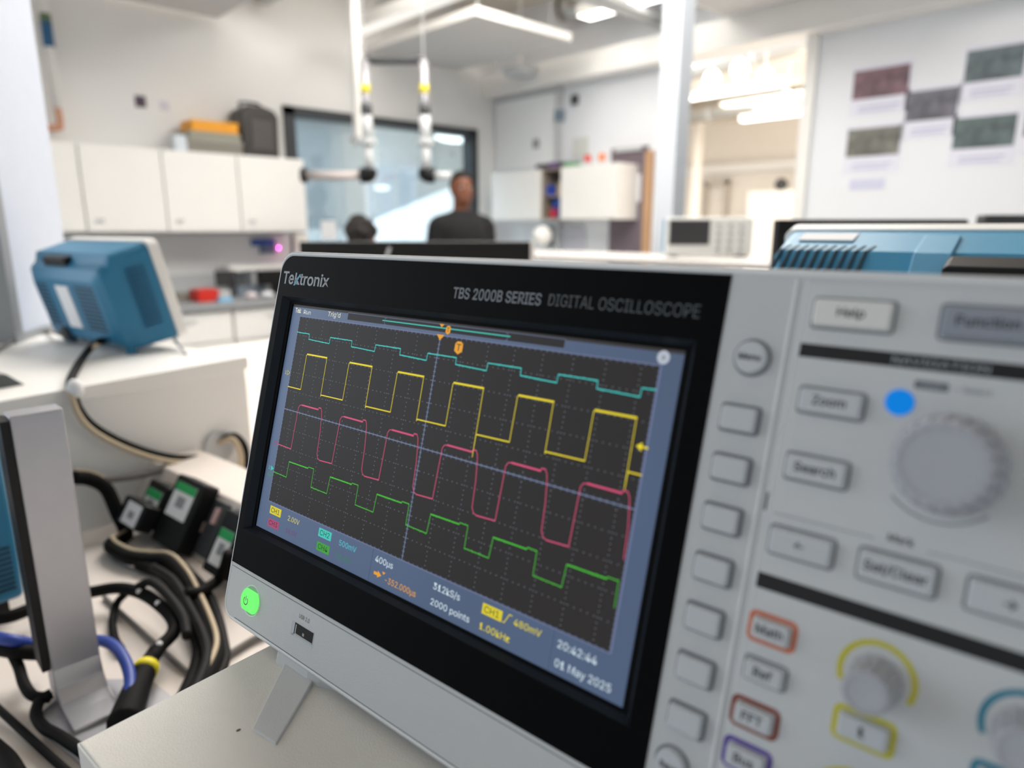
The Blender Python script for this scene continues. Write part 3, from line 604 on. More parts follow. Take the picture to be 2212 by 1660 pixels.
# ------------------------------------------------------------------ OSCILLOSCOPE 3: teal, on the left shelf, seen from its back corner
p1, p2 = pz(262, 772, SHZ), pz(145, 745, SHZ); wv = (p2-p1); wv.z = 0; wv.normalize(); fv = Vector((wv.y, -wv.x, 0))   # wv along the width (away), fv towards its front
osc3 = thing('oscilloscope', 'teal oscilloscope with white front, tilted back and seen from behind on the left shelf', 'oscilloscope', ((p1+p2)/2)[:])
wv = Vector((math.cos(1.7573), math.sin(1.7573), 0)); fv = Vector((wv.y, -wv.x, 0)); tl_ = .2285; up3 = Vector((-fv.x*math.sin(tl_), -fv.y*math.sin(tl_), math.cos(tl_))); fr3 = Vector((fv.x*math.cos(tl_), fv.y*math.cos(tl_), math.sin(tl_)))
T3 = frame(wv, up3, fr3, Vector((.2851, 1.1201, 1.1205)))       # x along width away, y up, z towards front
D3, H3, W3 = .086, .148, .275
b = MB(T3)
def sec(x0, x1, y0, y1, z, r): return [(x, y, z) for x, y in rpoly(x0, x1, y0, y1, r, 4)]
b.loft([sec(.030, W3-.03, .014, H3-.040, -.010, .01), sec(.014, W3-.016, .004, H3-.024, -.003, .012), sec(.010, W3-.012, 0, H3-.018, .008, .012), sec(.006, W3-.008, -.002, H3-.004, .016, .012), sec(0, W3, -.004, H3, D3-.016, .012)])
b.build('rear_case', M_teal, osc3, sm=False, bevel=.002)
MB(T3).loft([sec(-.003, W3+.003, -.007, H3+.003, D3-.016, .014), sec(-.003, W3+.003, -.007, H3+.003, D3, .014)]).build('front_shell', M_white, osc3, bevel=.002)
MB(T3).box(.012, W3-.1, .01, H3-.015, D3+.0001, D3+.002).build('screen', M_black, osc3)
b = MB(T3)
for k in range(12): b.box(-.0008, .004, .028+k*.0078, .0303+k*.0078, .028, .056)
b.build('side_vents', mat('muted teal slots', (28, 92, 126), .6), osc3)
b = MB(T3)
for k in range(11): b.box(.040, .100, .030+k*.0066, .0332+k*.0066, -.011, -.004)
b.build('rear_vents', M_teald, osc3); b = MB(T3)
for k in range(11): b.box(.200, .238, .030+k*.0066, .0332+k*.0066, -.011, -.004)
b.build('rear_vents', M_teald, osc3)
MB(T3).box(.122, .165, .030, .098, -.0115, -.004).build('rating_label', M_paper, osc3)
MB(T3).box(.125, .205, H3-.024, H3-.008, .0, .016).build('handle_grip', M_black, osc3, bevel=.003)
MB(T3).cyl((.19, .016, -.004), (.19, .016, -.018), .012, .012, 18).build('power_inlet', M_dgrey, osc3)
for x in (.022, .225): 
    b = MB(); q = T3 @ Vector((x, .006, .006)); b.cyl((q.x, q.y, SHZ), (q.x, q.y, q.z+.012), .007, .011, 18); b.build('foot', M_teal, osc3)
q = T3 @ Vector((.006, -.004, D3-.022)); e_ = pz(402, 765, SHZ+.002); b = MB(); b.cyl(q, e_, .0022, .0022, 10); b.build('prop_leg', M_alu, osc3); b = MB(); b.cyl(q+wv*.25, e_+wv*.25, .0022, .0022, 10); b.build('prop_leg', M_alu, osc3)
# ------------------------------------------------------------------ white/grey partition panel at the left
r1, r2v = pz(36, 740, SHZ), pz(155, 702, SHZ); pd = (r2v-r1); pd.z = 0; pd.normalize(); pn_ = Vector((-pd.y, pd.x, 0)); TP = frame(pd, pn_, Vector((0, 0, 1)), Vector((r1.x, r1.y, 0)))
L_ = (r2v-r1).length
scrn = thing('partition_screen', 'tall white partition panel with grey metal edge at the far left', 'partition', (TP @ Vector((L_/2, 0, SHZ)))[:])
MB(TP).box(.01, L_+.02, 0, .02, SHZ+.012, 2.9).build('panel', mat('daylight tinted panel', (204, 211, 224), .6), scrn)  # white tinted blue to paint the daylight falling on it
MB(TP).box(-.016, .01, -.008, .028, SHZ, 2.9).build('post', M_grey, scrn); MB(TP).box(.01, L_+.02, -.005, .025, SHZ, SHZ+.014).build('bottom_rail', M_grey, scrn)
# ------------------------------------------------------------------ monitors
def slabmon(name, label, pL, pR, h, thick, mb_, foot_z, edge=None, mark=False):
    d = (pR-pL); d.z = 0; Wd = d.length; d.normalize(); n = Vector((-d.y, d.x, 0)); T = frame(d, n, Vector((0, 0, 1)), Vector((pL.x, pL.y, pL.z)))
    t = thing(name, label, 'monitor', (T @ Vector((Wd/2, .1, foot_z-pL.z)))[:])
    MB(T).box(0, Wd, 0, thick, -h, 0).build('display_housing', mb_, t, bevel=.004)
    MB(T).box(Wd/2-.03, Wd/2+.03, thick, thick+.02, foot_z-pL.z+.01, -h*.5).build('stand_neck', M_alu, t); MB(T).box(Wd/2-.12, Wd/2+.12, -.05, .16, foot_z-pL.z, foot_z-pL.z+.01).build('stand_base', M_alu, t)
    if edge: MB(T).box(Wd, Wd+.010, -.002, thick+.002, -h, .002).build('side_edge', edge, t)
    if mark: MB(T).loft([[(Wd*.365, -.002, -.045), (Wd*.38, -.002, -.045), (Wd*.40, -.002, -.014), (Wd*.385, -.002, -.014)], [(Wd*.365, 0, -.045), (Wd*.38, 0, -.045), (Wd*.40, 0, -.014), (Wd*.385, 0, -.014)]]).build('grey_stroke', M_lgrey, t)  # mark: pale grey diagonal stroke on the housing
    return t
slabmon('computer_monitor', 'wide black computer monitor standing behind the foreground oscilloscope, in front of the man', at(645, 522, 1.72), at(1146, 517, 1.72), .30, .035, M_black, BZ, M_white, True)
slabmon('computer_monitor', 'black monitor just above the teal case at the right', at(1682, 474, 1.35), at(2096, 464, 1.35), .34, .03, M_black, BZ)
slabmon('computer_monitor', 'dark monitor cut off by the right edge of the photo', at(2130, 464, 1.35), at(2420, 460, 1.35), .34, .03, M_dgrey, BZ)
# aluminium L stand, left foreground
st = thing('monitor_stand', 'tall aluminium stand plate curving into its foot at the left edge', 'stand', pz(170, 1495, BZ)[:])
a0, a1 = pz(124, 1520, BZ+.004), pz(226, 1478, BZ+.004); dA = (a1-a0); dA.z = 0; WA_ = dA.length; dA.normalize(); nA = Vector((dA.y, -dA.x, 0))
TA = frame(dA, -nA, Vector((0, 0, 1)), a0)                       # x along the plate, y away, z up
def plate_h(x, y):   # height at which the stand top shows
    d = ray(x, y); t = ((a0-CAM).dot(nA))/d.dot(nA); return (CAM+d*t).z-a0.z
HT = plate_h(15, 902)
prof = [(.022, HT), (0, HT), (0, .028), (-.004, .014), (-.014, .006), (-.028, .0045), (-.05, .0045), (-.05, .0), (.022, 0)]
MB(TA).prism(prof, 0, WA_*1.0, 'x').build('stand_plate', M_alu, st, bevel=.0012)
MB(TA).box(-.006, -.0005, .0, .024, .03, HT-.003).build('cable_channel', M_black, st)
b = MB(); fp = [pz(x, y, BZ+.0005) for x, y in ((86, 1552), (124, 1518), (226, 1476), (324, 1474), (480, 1600), (330, 1720), (190, 1670), (105, 1600))]; b.loft([[p for p in fp], [p+Vector((0, 0, .004)) for p in fp]]); b.build('stand_foot', M_alu, st, bevel=.001)
# ------------------------------------------------------------------ trunking with sockets, power supplies
tr = thing('socket_trunking', 'white bench trunking with dark socket plates behind the cable tangle', 'trunking', P7(.38, .45, BZ))
MB(T7).prism([(.325, BZ), (.365, BZ+.066), (.43, BZ+.066), (.43, BZ)], -.3, .95, 'y').build('trunking_body', M_bench, tr, bevel=.002)
sl = Vector((.040, 0, .066)).normalized(); so = P7(.325, 0, BZ); TSo = T7 @ Matrix(((0, sl.x, -sl.z, .325), (1, 0, 0, 0), (0, sl.z, sl.x, BZ), (0, 0, 0, 1)))   # x along y7, y up the slope, z outwards
for y0 in (.618, .712): 
    pl = MB(TSo).box(y0-.0, y0+.080, .006, .070, 0, .004).build('socket_plate', M_dgrey, tr, bevel=.001)
    MB(TSo).box(y0+.010, y0+.018, .044, .062, .004, .007).box(y0+.030, y0+.038, .030, .042, .004, .007).build('switch', mat('pale switch', (226, 190, 186), .4), pl)
def brick(label, y0, y1, s0, s1, o0, o1, lab=None, green=True):
    M = TSo @ Matrix.Translation(((y0+y1)/2, (s0+s1)/2, o0))
    t = thing('power_adapter', label, 'power adapter', M=M, group='black power adapters plugged in behind the cables')
    w, h = (y1-y0)/2, (s1-s0)/2
    MB(M).rr(-w, w, -h, h, 0, o1-o0, .004, 4, top=.002).build('body', M_black, t)
    if lab:
        a, b_, c, d = lab; a -= (y0+y1)/2; b_ -= (y0+y1)/2; c -= (s0+s1)/2; d -= (s0+s1)/2; z = o1-o0; o = MB(M).box(a, b_, c, d, z, z+.0006).build('label', M_paper, t)
        if green: MB(M).box(a, b_, d-.010, d, z+.0006, z+.0010).build('label_band', mat('green label ink', (26, 170, 92), .5), o)
        MB(M).box(a+(b_-a)*.3, a+(b_-a)*.7, c+(d-c)*.3, c+(d-c)*.62, z+.0006, z+.0009).build('label_print', M_grey, o)
brick('black power adapter with a green topped white label, centre of the cable tangle', .742, .806, .0, .082, .004, .024, (.752, .798, .034, .074))
brick('black power adapter left of the centre one, with a smaller slanted label', .812, .862, .008, .062, .004, .024, (.820, .856, .020, .052))
brick('black power adapter lowest in the tangle, with a plain grey label', .805, .862, .004, .036, .026, .044, (.812, .848, .006, .032), False)
brick('black power adapter half hidden behind the oscilloscope, green topped label', .642, .684, .002, .070, .006, .024, (.650, .677, .012, .050))
# ------------------------------------------------------------------ cables
def cable(label, pts, r, m, cat='cable', name='cable', step=7, group=None): return MB().tube(pts, r, 10, step).build(name, m, sm=True, label=label, cat=cat, loc=tuple(Vector(pts[-1])), group=group)
M_beige = mat('beige cable', (196, 178, 150), .55); M_cgrey = mat('grey cable', (112, 108, 104), .55); M_blue = mat('blue network cable', (32, 62, 150), .45); M_cblack = mat('black cable', (12, 11, 11), .7, spec=.15)
def zz_(pts, z0): return [pz(x, y, z0+(p[0] if p else 0)) for (x, y, *p) in pts]
def Fp(x, y, off=.01): return onF(x, y)-nF*off      # in front of the left shelf's panel
def Bc(x, y, h=.008): return pz(x, y, BZ+h)          # lying on the bench
mainp = [T3 @ Vector((.075, .012, -.008)), pz(214, 738, SHZ+.022), pz(192, 756, SHZ+.012), pz(168, 790, SHZ+.006), pz(152, 825, SHZ+.006), Fp(150, 850, .010), Fp(158, 880, .012), Fp(180, 912, .016), Fp(225, 942, .020), Fp(290, 969, .022), Fp(350, 983, .024), Fp(400, 984, .026)]
cable('thick black cable drooping from the teal oscilloscope over the shelf front', mainp, .0052, M_cblack)
cable('beige cable running alongside the drooping black one', [p+Vector((-.003, -.007, -.003)) for p in mainp[1:]]+[Fp(440, 995, .03), Fp(470, 1015, .03), Fp(505, 1050, .03)], .0034, M_beige)
MB().ball(Fp(151, 838, .012), .009, .009, .012, 8).build('cable_tie', M_paper, label='white cable tie on the drooping cable at the shelf edge', cat='cable tie')
cable('grey cable branching left from the drooping bundle', [Fp(395, 985, .028), Fp(340, 1002, .03), Fp(270, 1019, .03), Fp(205, 1026, .03), Fp(180, 1024, .03)], .0042, M_cgrey)
cable('thin black lead crossing the power adapters diagonally', [Fp(396, 986, .03), Fp(384, 1025, .05), Fp(362, 1060, .09), Fp(310, 1105, .10), Fp(250, 1142, .09), Fp(185, 1166, .08)], .0034, M_cgrey)
bundle = [Fp(130, 1022, .03), Fp(166, 1026, .03), Fp(196, 1044, .035), Fp(210, 1090, .045), Fp(220, 1135, .055), Bc(240, 1178, .012), Bc(275, 1203, .012), Bc(320, 1210, .012), Bc(365, 1214, .014), Bc(400, 1248, .014), Bc(428, 1300, .012), Bc(452, 1355, .012), Bc(465, 1405, .012), Bc(452, 1450, .012), Bc(420, 1500, .012), Bc(390, 1540, .012)]
cable('thick black cable bundle snaking down past the power adapters', bundle, .0082, M_cblack)
cable('beige cable tied along the thick black bundle', [p+Vector((.003, .003, .007)) for p in bundle[:15]], .0024, M_beige)
cable('second black cable of the bundle looping beside the stand', [Bc(300, 1222), Bc(350, 1240), Bc(390, 1285), Bc(412, 1345), Bc(430, 1395), Bc(425, 1440), Bc(405, 1490), Bc(380, 1540)], .0060, M_cblack)
cable('third black cable of the bundle along its right side', [Bc(400, 1225), Bc(445, 1275), Bc(470, 1330), Bc(484, 1390), Bc(486, 1430), Bc(460, 1485), Bc(430, 1530)], .0042, mat('charcoal cable', (24, 22, 22), .65, spec=.2))
cable('fourth black cable of the bundle, innermost of its lower bend', [Bc(330, 1225, .018), Bc(375, 1255, .02), Bc(408, 1310, .02), Bc(440, 1375, .02), Bc(445, 1430, .02), Bc(410, 1515, .018)], .0042, mat('charcoal cable', (24, 22, 22), .65, spec=.2))
loop = [Bc(195, 1280, .02), Bc(255, 1271, .022), Bc(305, 1282, .024), Bc(345, 1308, .024), Bc(374, 1340, .024), Bc(374, 1368, .022), Bc(348, 1396, .020), Bc(327, 1425, .018)]
cable('braided black cable looping right from behind the stand', loop, .0058, M_cblack)
for q in (2, 3, 6): MB().ball(loop[q]+Vector((-.002, -.003, .004)), .0028, .0028, .0028, 6).build('cable_bead', M_paper, label='pale fleck on the braided cable, %s of three' % {2: 'uppermost', 3: 'middle', 6: 'lowest'}[q], cat='fleck')
cable('black cable arching over the braided loop', [Bc(296, 1270, .03), Bc(325, 1258, .036), Bc(358, 1282, .036), Bc(394, 1330, .032), Bc(404, 1375, .028)], .0042, mat('charcoal cable', (24, 22, 22), .65, spec=.2))
t = thing('video_connector', 'black cable connector with a yellow ring at the end of the braided loop', 'connector', tuple(Bc(285, 1520, .01)))
MB().tube([Bc(334, 1405, .018), Bc(324, 1428, .017), Bc(312, 1452, .016)], .0088, 12, 5, lambda u: .6+.4*u).build('strain_relief', M_cblack, t, sm=True)
MB().tube([Bc(317, 1442, .016), Bc(311, 1454, .016)], .0100, 16).build('yellow_ring', mat('yellow band', (226, 210, 30), .5), t, sm=True)
MB().tube([Bc(311, 1454, .016), Bc(298, 1482, .015), Bc(284, 1520, .015), Bc(268, 1565, .015)], .0092, 12, 5, lambda u: 1+.3*u).build('connector_body', M_cblack, t, sm=True)
cable('thin black lead curling down left of the braided loop', [Bc(276, 1278, .02), Bc(252, 1305, .01), Bc(243, 1345, .006), Bc(248, 1380, .006), Bc(262, 1404, .006)], .0036, M_cblack)
cable('thin grey lead lying under the loops towards lower right', [Bc(225, 1290, .003), Bc(290, 1350, .003), Bc(350, 1405, .003), Bc(420, 1465, .003)], .0022, M_cgrey)
cable('blue network cable bending down to the right of the stand', [Bc(150, 1392, .03), Bc(185, 1385, .03), Bc(225, 1386, .03), Bc(256, 1405, .03), Bc(277, 1445, .026), Bc(281, 1485, .022), Bc(270, 1530, .018)], .0046, M_blue)
cable('blue network cable entering from the left edge', [Bc(-20, 1376, .04), Bc(25, 1384, .04), Bc(70, 1392, .03), Bc(112, 1400, .03)], .0050, M_blue)
cable('black cable under the blue one at the left edge', [Bc(-20, 1398, .03), Bc(40, 1408, .03), Bc(105, 1412, .02)], .0062, M_cblack)
cable('black lead hanging in a loop left of the stand foot', [Bc(22, 1404, .03), Bc(40, 1440, .02), Bc(52, 1478, .015), Bc(72, 1504, .012), Bc(108, 1508, .010)], .0042, M_cblack)
cable('black lead crossing the stand foot to the shelf corner', [Bc(112, 1498, .012), Bc(86, 1515, .010), Bc(78, 1545, .010), Bc(95, 1572, .010), Bc(130, 1592, .010), Bc(185, 1628, .010)], .0042, M_cblack)
cable('thin black lead across the lower left corner', [Bc(-10, 1526, .008), Bc(40, 1572, .006), Bc(90, 1618, .006), Bc(150, 1672, .006)], .0030, M_cblack)
cable('dark cable in the extreme lower left corner', [Bc(-15, 1612), Bc(15, 1640), Bc(40, 1680)], .0060, M_cblack)
cable('speckled black cable left of the stand under the teal case', [Bc(-10, 1338, .02), Bc(30, 1330, .02), Bc(80, 1310, .02)], .0062, M_cblack)
cable('thin grey cable passing under the foreground oscilloscope', [Bc(455, 1440, .004), Bc(520, 1398, .004), Bc(560, 1376, .004), Bc(660, 1335, .004)], .0030, M_cgrey)
cable('black power cable dropping from the half hidden adapter', [Bc(494, 1195, .05), Bc(484, 1228, .03), Bc(468, 1256, .014), Bc(430, 1280, .020), Bc(400, 1282, .024)], .0056, M_cblack)
cable('black cable hanging out of the shelf grommet', [Fp(478, 950, .004), Fp(488, 938, .020), Fp(505, 962, .026), Fp(514, 1010, .02), Fp(518, 1060, .02)], .0052, M_cblack)
cable('beige cable hanging out of the shelf grommet', [Fp(470, 956, .004), Fp(480, 944, .024), Fp(492, 975, .030), Fp(500, 1030, .02)], .0040, M_beige)
cable('thin dark cable trailing left behind the teal oscilloscope', [T3 @ Vector((.19, .016, -.020)), pz(100, 716, SHZ+.004), pz(50, 728, SHZ+.004), pz(10, 748, SHZ+.004), pz(-20, 765, SHZ+.004)], .003, M_cgrey)
# dark grey adapter on the left shelf edge, and the teal case beyond the stand
gb = thing('docking_box', 'dark grey box with a pale slot at the left edge, on the shelf end', 'box', at(10, 868, .80)[:])
Tg = frame(dF, nF, Vector((0, 0, 1)), at(-40, 880, .80)); MB(Tg).prism([(0, 0), (.052, 0), (.052, .014), (.030, .034), (0, .036)], 0, .05, 'y').build('housing', mat('slate grey plastic', (84, 90, 92), .5), gb); MB(Tg).box(.012, .034, -.001, 0, .008, .013).build('glint', M_beige, gb)  # beige strip paints a highlight on the grey box
oc4 = thing('instrument_case', 'teal instrument case seen past the stand at the left edge, with a white label', 'instrument', pz(20, 1330, BZ)[:])
q0 = pz(-60, 1330, BZ+.02); T4 = frame(Vector((C7, S7, 0)), Vector((-S7, C7, 0)), Vector((0, 0, 1)), q0)
dx4 = (pz(66, 1300, BZ+.02)-q0).dot(Vector((C7, S7, 0)))
MB(T4).box(-.1, dx4, 0, .12, 0, .150).build('rear_case', M_teal, oc4, bevel=.006, seg=3)
for k in range(14): pass
b = MB(T4)
for k in range(9): b.box(-.04, dx4-.006, -.0008, 0, .012+k*.0052, .0145+k*.0052)
b.build('vent_slots', M_teald, oc4)
MB(T4).box(-.095, dx4-.03, -.001, 0, .094, .122).build('white_label', M_paper, oc4); MB(T4).box(-.05, -.04, -.001, 0, 0.0, .1).build('foot', M_dgrey, oc4)
for x in (-.06, dx4-.03): MB(T4).box(x, x+.02, .02, .10, -.02, 0).build('foot', M_black, oc4)
# ------------------------------------------------------------------ middle distance bench with small white oscilloscope
M_mid = mat('island grey white laminate', (178, 174, 170), .5)
mbn = thing('island_bench', 'white bench island in the middle of the room', 'bench', (2.6, 1.0, FZ))
MB().box(1.9, 2.84, -1.6, 3.1, .87, .90).build('worktop', M_mid, mbn); MB().box(2.0, 2.80, -1.5, 3.0, FZ, .87).build('carcass', M_mid, mbn)
p0 = at(1440, 556, 2.9); SZ4 = p0.z
ms = thing('bench_shelf', 'white instrument shelf on the middle bench', 'shelf', (2.55, 1.7, .90))
MB().box(2.25, 2.84, .2, 3.0, SZ4-.02, SZ4).build('shelf_board', M_mid, ms)
for y in (.25, 1.6, 2.9): MB().box(2.3, 2.8, y, y+.03, .90, SZ4-.02).build('support', M_white, ms)
def mini():
    pL, pR = at(1437, 556, 2.9), at(1622, 556, 2.9); d = (pR-pL); d.z = 0; w = d.length; d.normalize(); n = Vector((-d.y, d.x, 0)); T = frame(d, n, Vector((0, 0, 1)), pL)
    t = thing('oscilloscope', 'small pale oscilloscope with dark screen by the white column', 'oscilloscope', (T @ Vector((w/2, .06, 0)))[:])
    h = .165; MB(T).box(0, w, 0, .03, .008, h).build('front_shell', mat('pale instrument plastic', (214, 214, 210), .5), t, bevel=.006)
    MB(T).box(.01, w+.012, .03, .12, .01, h-.005).build('rear_case', M_teal, t, bevel=.006)
    MB(T).box(.012, w*.50, -.002, 0, .052, h-.012).build('screen', mat('dim screen glass', (52, 50, 52), .3), t)
    for i in range(4):
        for j in range(3): MB(T).cyl((w*.60+j*w*.13, 0, .035+i*.032), (w*.60+j*w*.13, -.010, .035+i*.032), .007, .006, 12).build('knob', M_grey, t)
    for x in (.03, w-.04): MB(T).box(x, x+.02, 0, .1, 0, .008).build('foot', M_dgrey, t)
mini()
# white column
c0 = at(1441, 555, 3.55)
MB().box(c0.x-.055, c0.x+.055, c0.y-.055, c0.y+.055, FZ, CZ).build('column', mat('white column paint', (184, 189, 195), .6), label='slim square white column rising to the ceiling beside the opening', cat='column')
# ================================================================== CABINETS AND THINGS ON THE LEFT WALL
CF = 4.5; ZB, ZT = 1.28, 1.76
xs = [.52, .98, 1.41, 1.86, 2.32]
def wallcab(x0, x1, label, first=False):
    t = thing('wall_cabinet', label, 'cabinet', ((x0+x1)/2, CF+.17, ZB), group='white wall cupboards over the left worktop')
    MB().box(x0+.002, x1-.002, CF+.02, WB, ZB, ZT).build('carcass', M_white, t); d = MB().box(x0+.004, x1-.004, CF, CF+.018, ZB+.004, ZT-.002).build('door', M_white, t, bevel=.002)
    MB().box(x0+.05, x0+.09, CF-.012, CF, ZB+.06, ZB+.075).build('handle', M_lgrey, d)
for k, l in enumerate(('white wall cupboard next to the partition panel, leftmost of the row', 'second white wall cupboard from the left, plain top', 'third white wall cupboard, under the grey and orange boxes', 'rightmost white wall cupboard, beside the dark framed window')): wallcab(xs[k], xs[k+1], l)
MB().box(.5, 2.3, CF+.16, WB-.01, ZB-.02, ZB-.003).build('light_rail', M_lgrey, label='grey rail under the white wall cupboards', cat='rail')
# base cabinets + worktop
wt = MB().box(.3, 3.4, 4.25, WB, .82, .86).build('worktop', mat('grey worktop', (150, 152, 154), .5), label='long grey worktop under the white wall cupboards', cat='worktop')
MB().box(.3, 3.4, WB-.015, WB-.002, .86, 1.0).build('upstand', M_lgrey, label='pale grey upstand along the back of the left worktop', cat='upstand')
for k in range(4):
    x0 = .55+k*.56; t = thing('base_cabinet', ['white drawer unit under the worktop, behind the teal oscilloscope', 'white drawer unit under the red box', 'white drawer unit to the right of the red box', 'white drawer unit under the window'][k], 'cabinet', (x0+.28, 4.5, FZ), group='white drawer units under the left worktop')
    MB().box(x0, x0+.55, 4.30, WB, FZ+.08, .82).build('carcass', M_white, t)
    for j, (z0, z1) in enumerate(((.62, .80), (.34, .60), (.02, .32))):
        d = MB().box(x0+.004, x0+.546, 4.282, 4.30, z0, z1).build('drawer', M_white, t, bevel=.002); MB().box(x0+.22, x0+.33, 4.270, 4.282, z1-.05, z1-.04).build('handle', M_lgrey, d)
def sbox(name, label, cat, x0, x1, y0, y1, z0, z1, m, lid=None, **kw):
    t = thing(name, label, cat, ((x0+x1)/2, (y0+y1)/2, z0), **kw)
    MB().box(x0, x1, y0, y1, z0, z1-(z1-z0)*.18 if lid else z1).build('body', m, t, bevel=.004)
    if lid: MB().box(x0-.004, x1+.004, y0-.004, y1+.004, z1-(z1-z0)*.18, z1).build('lid', lid, t, bevel=.003)
    return t
M_org = mat('orange plastic', (238, 160, 20), .45); M_taupe = mat('taupe plastic', (132, 128, 118), .55)
sbox('storage_case', 'grey flat case at the bottom of the stack on the wall cupboards', 'case', 1.60, 1.95, 4.60, 4.80, ZT, ZT+.085, M_taupe, mat('taupe lid plastic', (160, 158, 150), .5))
sbox('storage_case', 'thin grey lid case between the flat case and the orange one', 'case', 1.62, 1.94, 4.60, 4.80, ZT+.085, ZT+.135, mat('olive grey plastic', (150, 148, 132), .5))
sbox('storage_case', 'orange case on top of the grey cases', 'case', 1.64, 1.93, 4.60, 4.80, ZT+.135, ZT+.20, M_org, mat('amber plastic', (252, 182, 30), .4))
t = thing('equipment_case', 'black upright equipment case on the wall cupboards', 'case', (2.08, 4.7, ZT))
b = MB(); b.prism([(1.965, ZT), (2.21, ZT), (2.22, ZT+.27), (2.19, ZT+.31), (2.12, ZT+.33), (2.01, ZT+.33), (1.965, ZT+.29)], 4.62, 4.82, 'y'); b.build('body', mat('scuffed black plastic', (58, 54, 52), .4), t, bevel=.012, seg=3)
MB().box(2.02, 2.17, 4.610, 4.62, ZT+.05, ZT+.24).build('front_panel', mat('smoky plastic', (84, 80, 78), .3), t, bevel=.004); MB().tube([(2.0, 4.7, ZT+.32), (2.0, 4.7, ZT+.35), (2.12, 4.7, ZT+.35), (2.12, 4.7, ZT+.32)], .008).build('handle', M_black, t)
MB().box(1.53, 1.60, 4.60, 4.68, ZT, ZT+.10).build('white_bottle', mat('pale bottle plastic', (214, 222, 230), .4), label='small pale container left of the grey cases', cat='container')
MB().box(1.405, 1.465, WB-.006, WB, 2.035, 2.10).build('wall_picture', mat('dark plum print', (84, 70, 84), .7), label='small dark picture fixed high on the wall above the cupboards', cat='picture')
MB().box(1.545, 1.60, WB-.004, WB, 2.03, 2.085).build('wall_note', mat('faint lilac paper', (216, 212, 222), .8), label='small faint paper note right of the dark wall picture', cat='note')
# pipe on the left
pp = [pb(97, -60, 4.7), pb(103, 60, 4.7), pb(112, 130, 4.7), pb(125, 200, 4.7), pb(136, 262, 4.7)]
t = thing('service_pipe', 'white service pipe with blue band and copper bend down the left wall', 'pipe', tuple(pp[-1]))
MB().tube([(pp[-1].x, 4.78, 2.9), (pp[-1].x, 4.78, 1.97)], .022, 12).build('pipe', M_white, t, sm=True); MB().tube([(pp[-1].x, 4.78, 2.42), (pp[-1].x, 4.78, 2.29)], .027, 12).build('blue_band', mat('blue band', (36, 96, 140), .5), t, sm=True)
MB().tube([(pp[-1].x, 4.78, 2.46), (pp[-1].x, 4.78, 2.42)], .027, 12).build('green_band', mat('green band', (96, 120, 84), .5), t, sm=True)
MB().tube([(pp[-1].x, 4.78, 1.98), (pp[-1].x, 4.78, 1.89), (pp[-1].x-.03, 4.78, 1.86), (pp[-1].x-.3, 4.78, 1.86)], .018, 12).build('copper_bend', mat('copper pipe', (206, 150, 120), .4), t, sm=True)
# things on the left worktop
WZ = .86
def wbox(name, label, cat, x, y, x2, y2, bb, dep, m, lid=None):
    a, c = pb(x, y, bb), pb(x2, y2, bb); return sbox(name, label, cat, min(a.x, c.x), max(a.x, c.x), bb, bb+dep, WZ, max(a.z, c.z, WZ+.01), m, lid)
wbox('storage_tray', 'bright red plastic tray on the left worktop', 'tray', 430, 655, 472, 625, 4.34, .15, mat('bright red plastic', (206, 40, 26), .5))
wbox('card_box', 'brown grey low box left of the red tray', 'box', 384, 655, 424, 632, 4.5, .12, M_taupe)
wbox('parts_box', 'small pale box between the red tray and the dark screen', 'box', 476, 655, 498, 627, 4.50, .1, M_lgrey)
MB().box(*(lambda a, c: (a.x, c.x, 4.28, 4.36, WZ, WZ+.022))(pb(476, 655, 4.28), pb(504, 655, 4.28))).build('tissue_pack', mat('sky blue card', (130, 190, 226), .5), label='light blue pack near the front edge of the left worktop', cat='pack')
a = pb(470, 620, 4.6); c = pb(500, 585, 4.6)
t = thing('small_monitor', 'small dark screen standing at an angle behind the red tray', 'monitor', (a.x+.05, 4.6, WZ)); MB().box(a.x, c.x+.02, 4.60, 4.63, .93, c.z).build('screen', mat('charcoal screen', (52, 50, 52), .4), t); MB().box(c.x-.02, c.x+.03, 4.60, 4.64, WZ, .94).build('stand', M_dgrey, t)
a = pb(562, 640, 4.5); c = pb(640, 585, 4.5)
t = thing('small_monitor', 'black screen half hidden by the corner of the foreground oscilloscope', 'monitor', (a.x+.1, 4.55, WZ)); MB().box(a.x, c.x, 4.50, 4.53, .93, c.z+.01).build('screen', M_black, t); MB().box(a.x+.1, a.x+.16, 4.51, 4.55, WZ, .93).build('stand', M_black, t)
a = pb(500, 600, 4.62); c = pb(640, 570, 4.62)
t = thing('equipment_riser', 'white riser spanning the two dark screens on the left worktop', 'riser', ((a.x+c.x)/2, 4.7, WZ)); MB().box(a.x, c.x+.1, 4.64, 4.82, c.z-.035, c.z).build('top_board', M_white, t); MB().box(a.x+.16, a.x+.18, 4.66, 4.8, WZ, c.z-.035).build('side', M_lgrey, t); MB().box(c.x+.06, c.x+.08, 4.66, 4.8, WZ, c.z-.035).build('side', M_lgrey, t)
a = pb(515, 640, 4.56); MB().box(a.x, a.x+.2, 4.56, 4.66, WZ, WZ+.06).build('cable_heap', mat('grey blue cable heap', (116, 126, 138), .7), label='grey blue heap of leads between the two dark screens', cat='leads', kind='stuff')
for (x, y, w_, l, m) in ((545, 652, .06, 'crumpled pink white paper at the right of the left worktop', mat('pinkish paper', (234, 220, 222), .8)), (580, 648, .07, 'folded pale paper beside the crumpled pink one', M_paper)):
    a = pb(x, y, 4.36); MB().ball((a.x, 4.37, WZ+.02), w_*.6, .04, .02, 8).build('paper_sheet', m, label=l, cat='paper')
a, c = pb(563, 545, 4.7), pb(610, 517, 4.7)
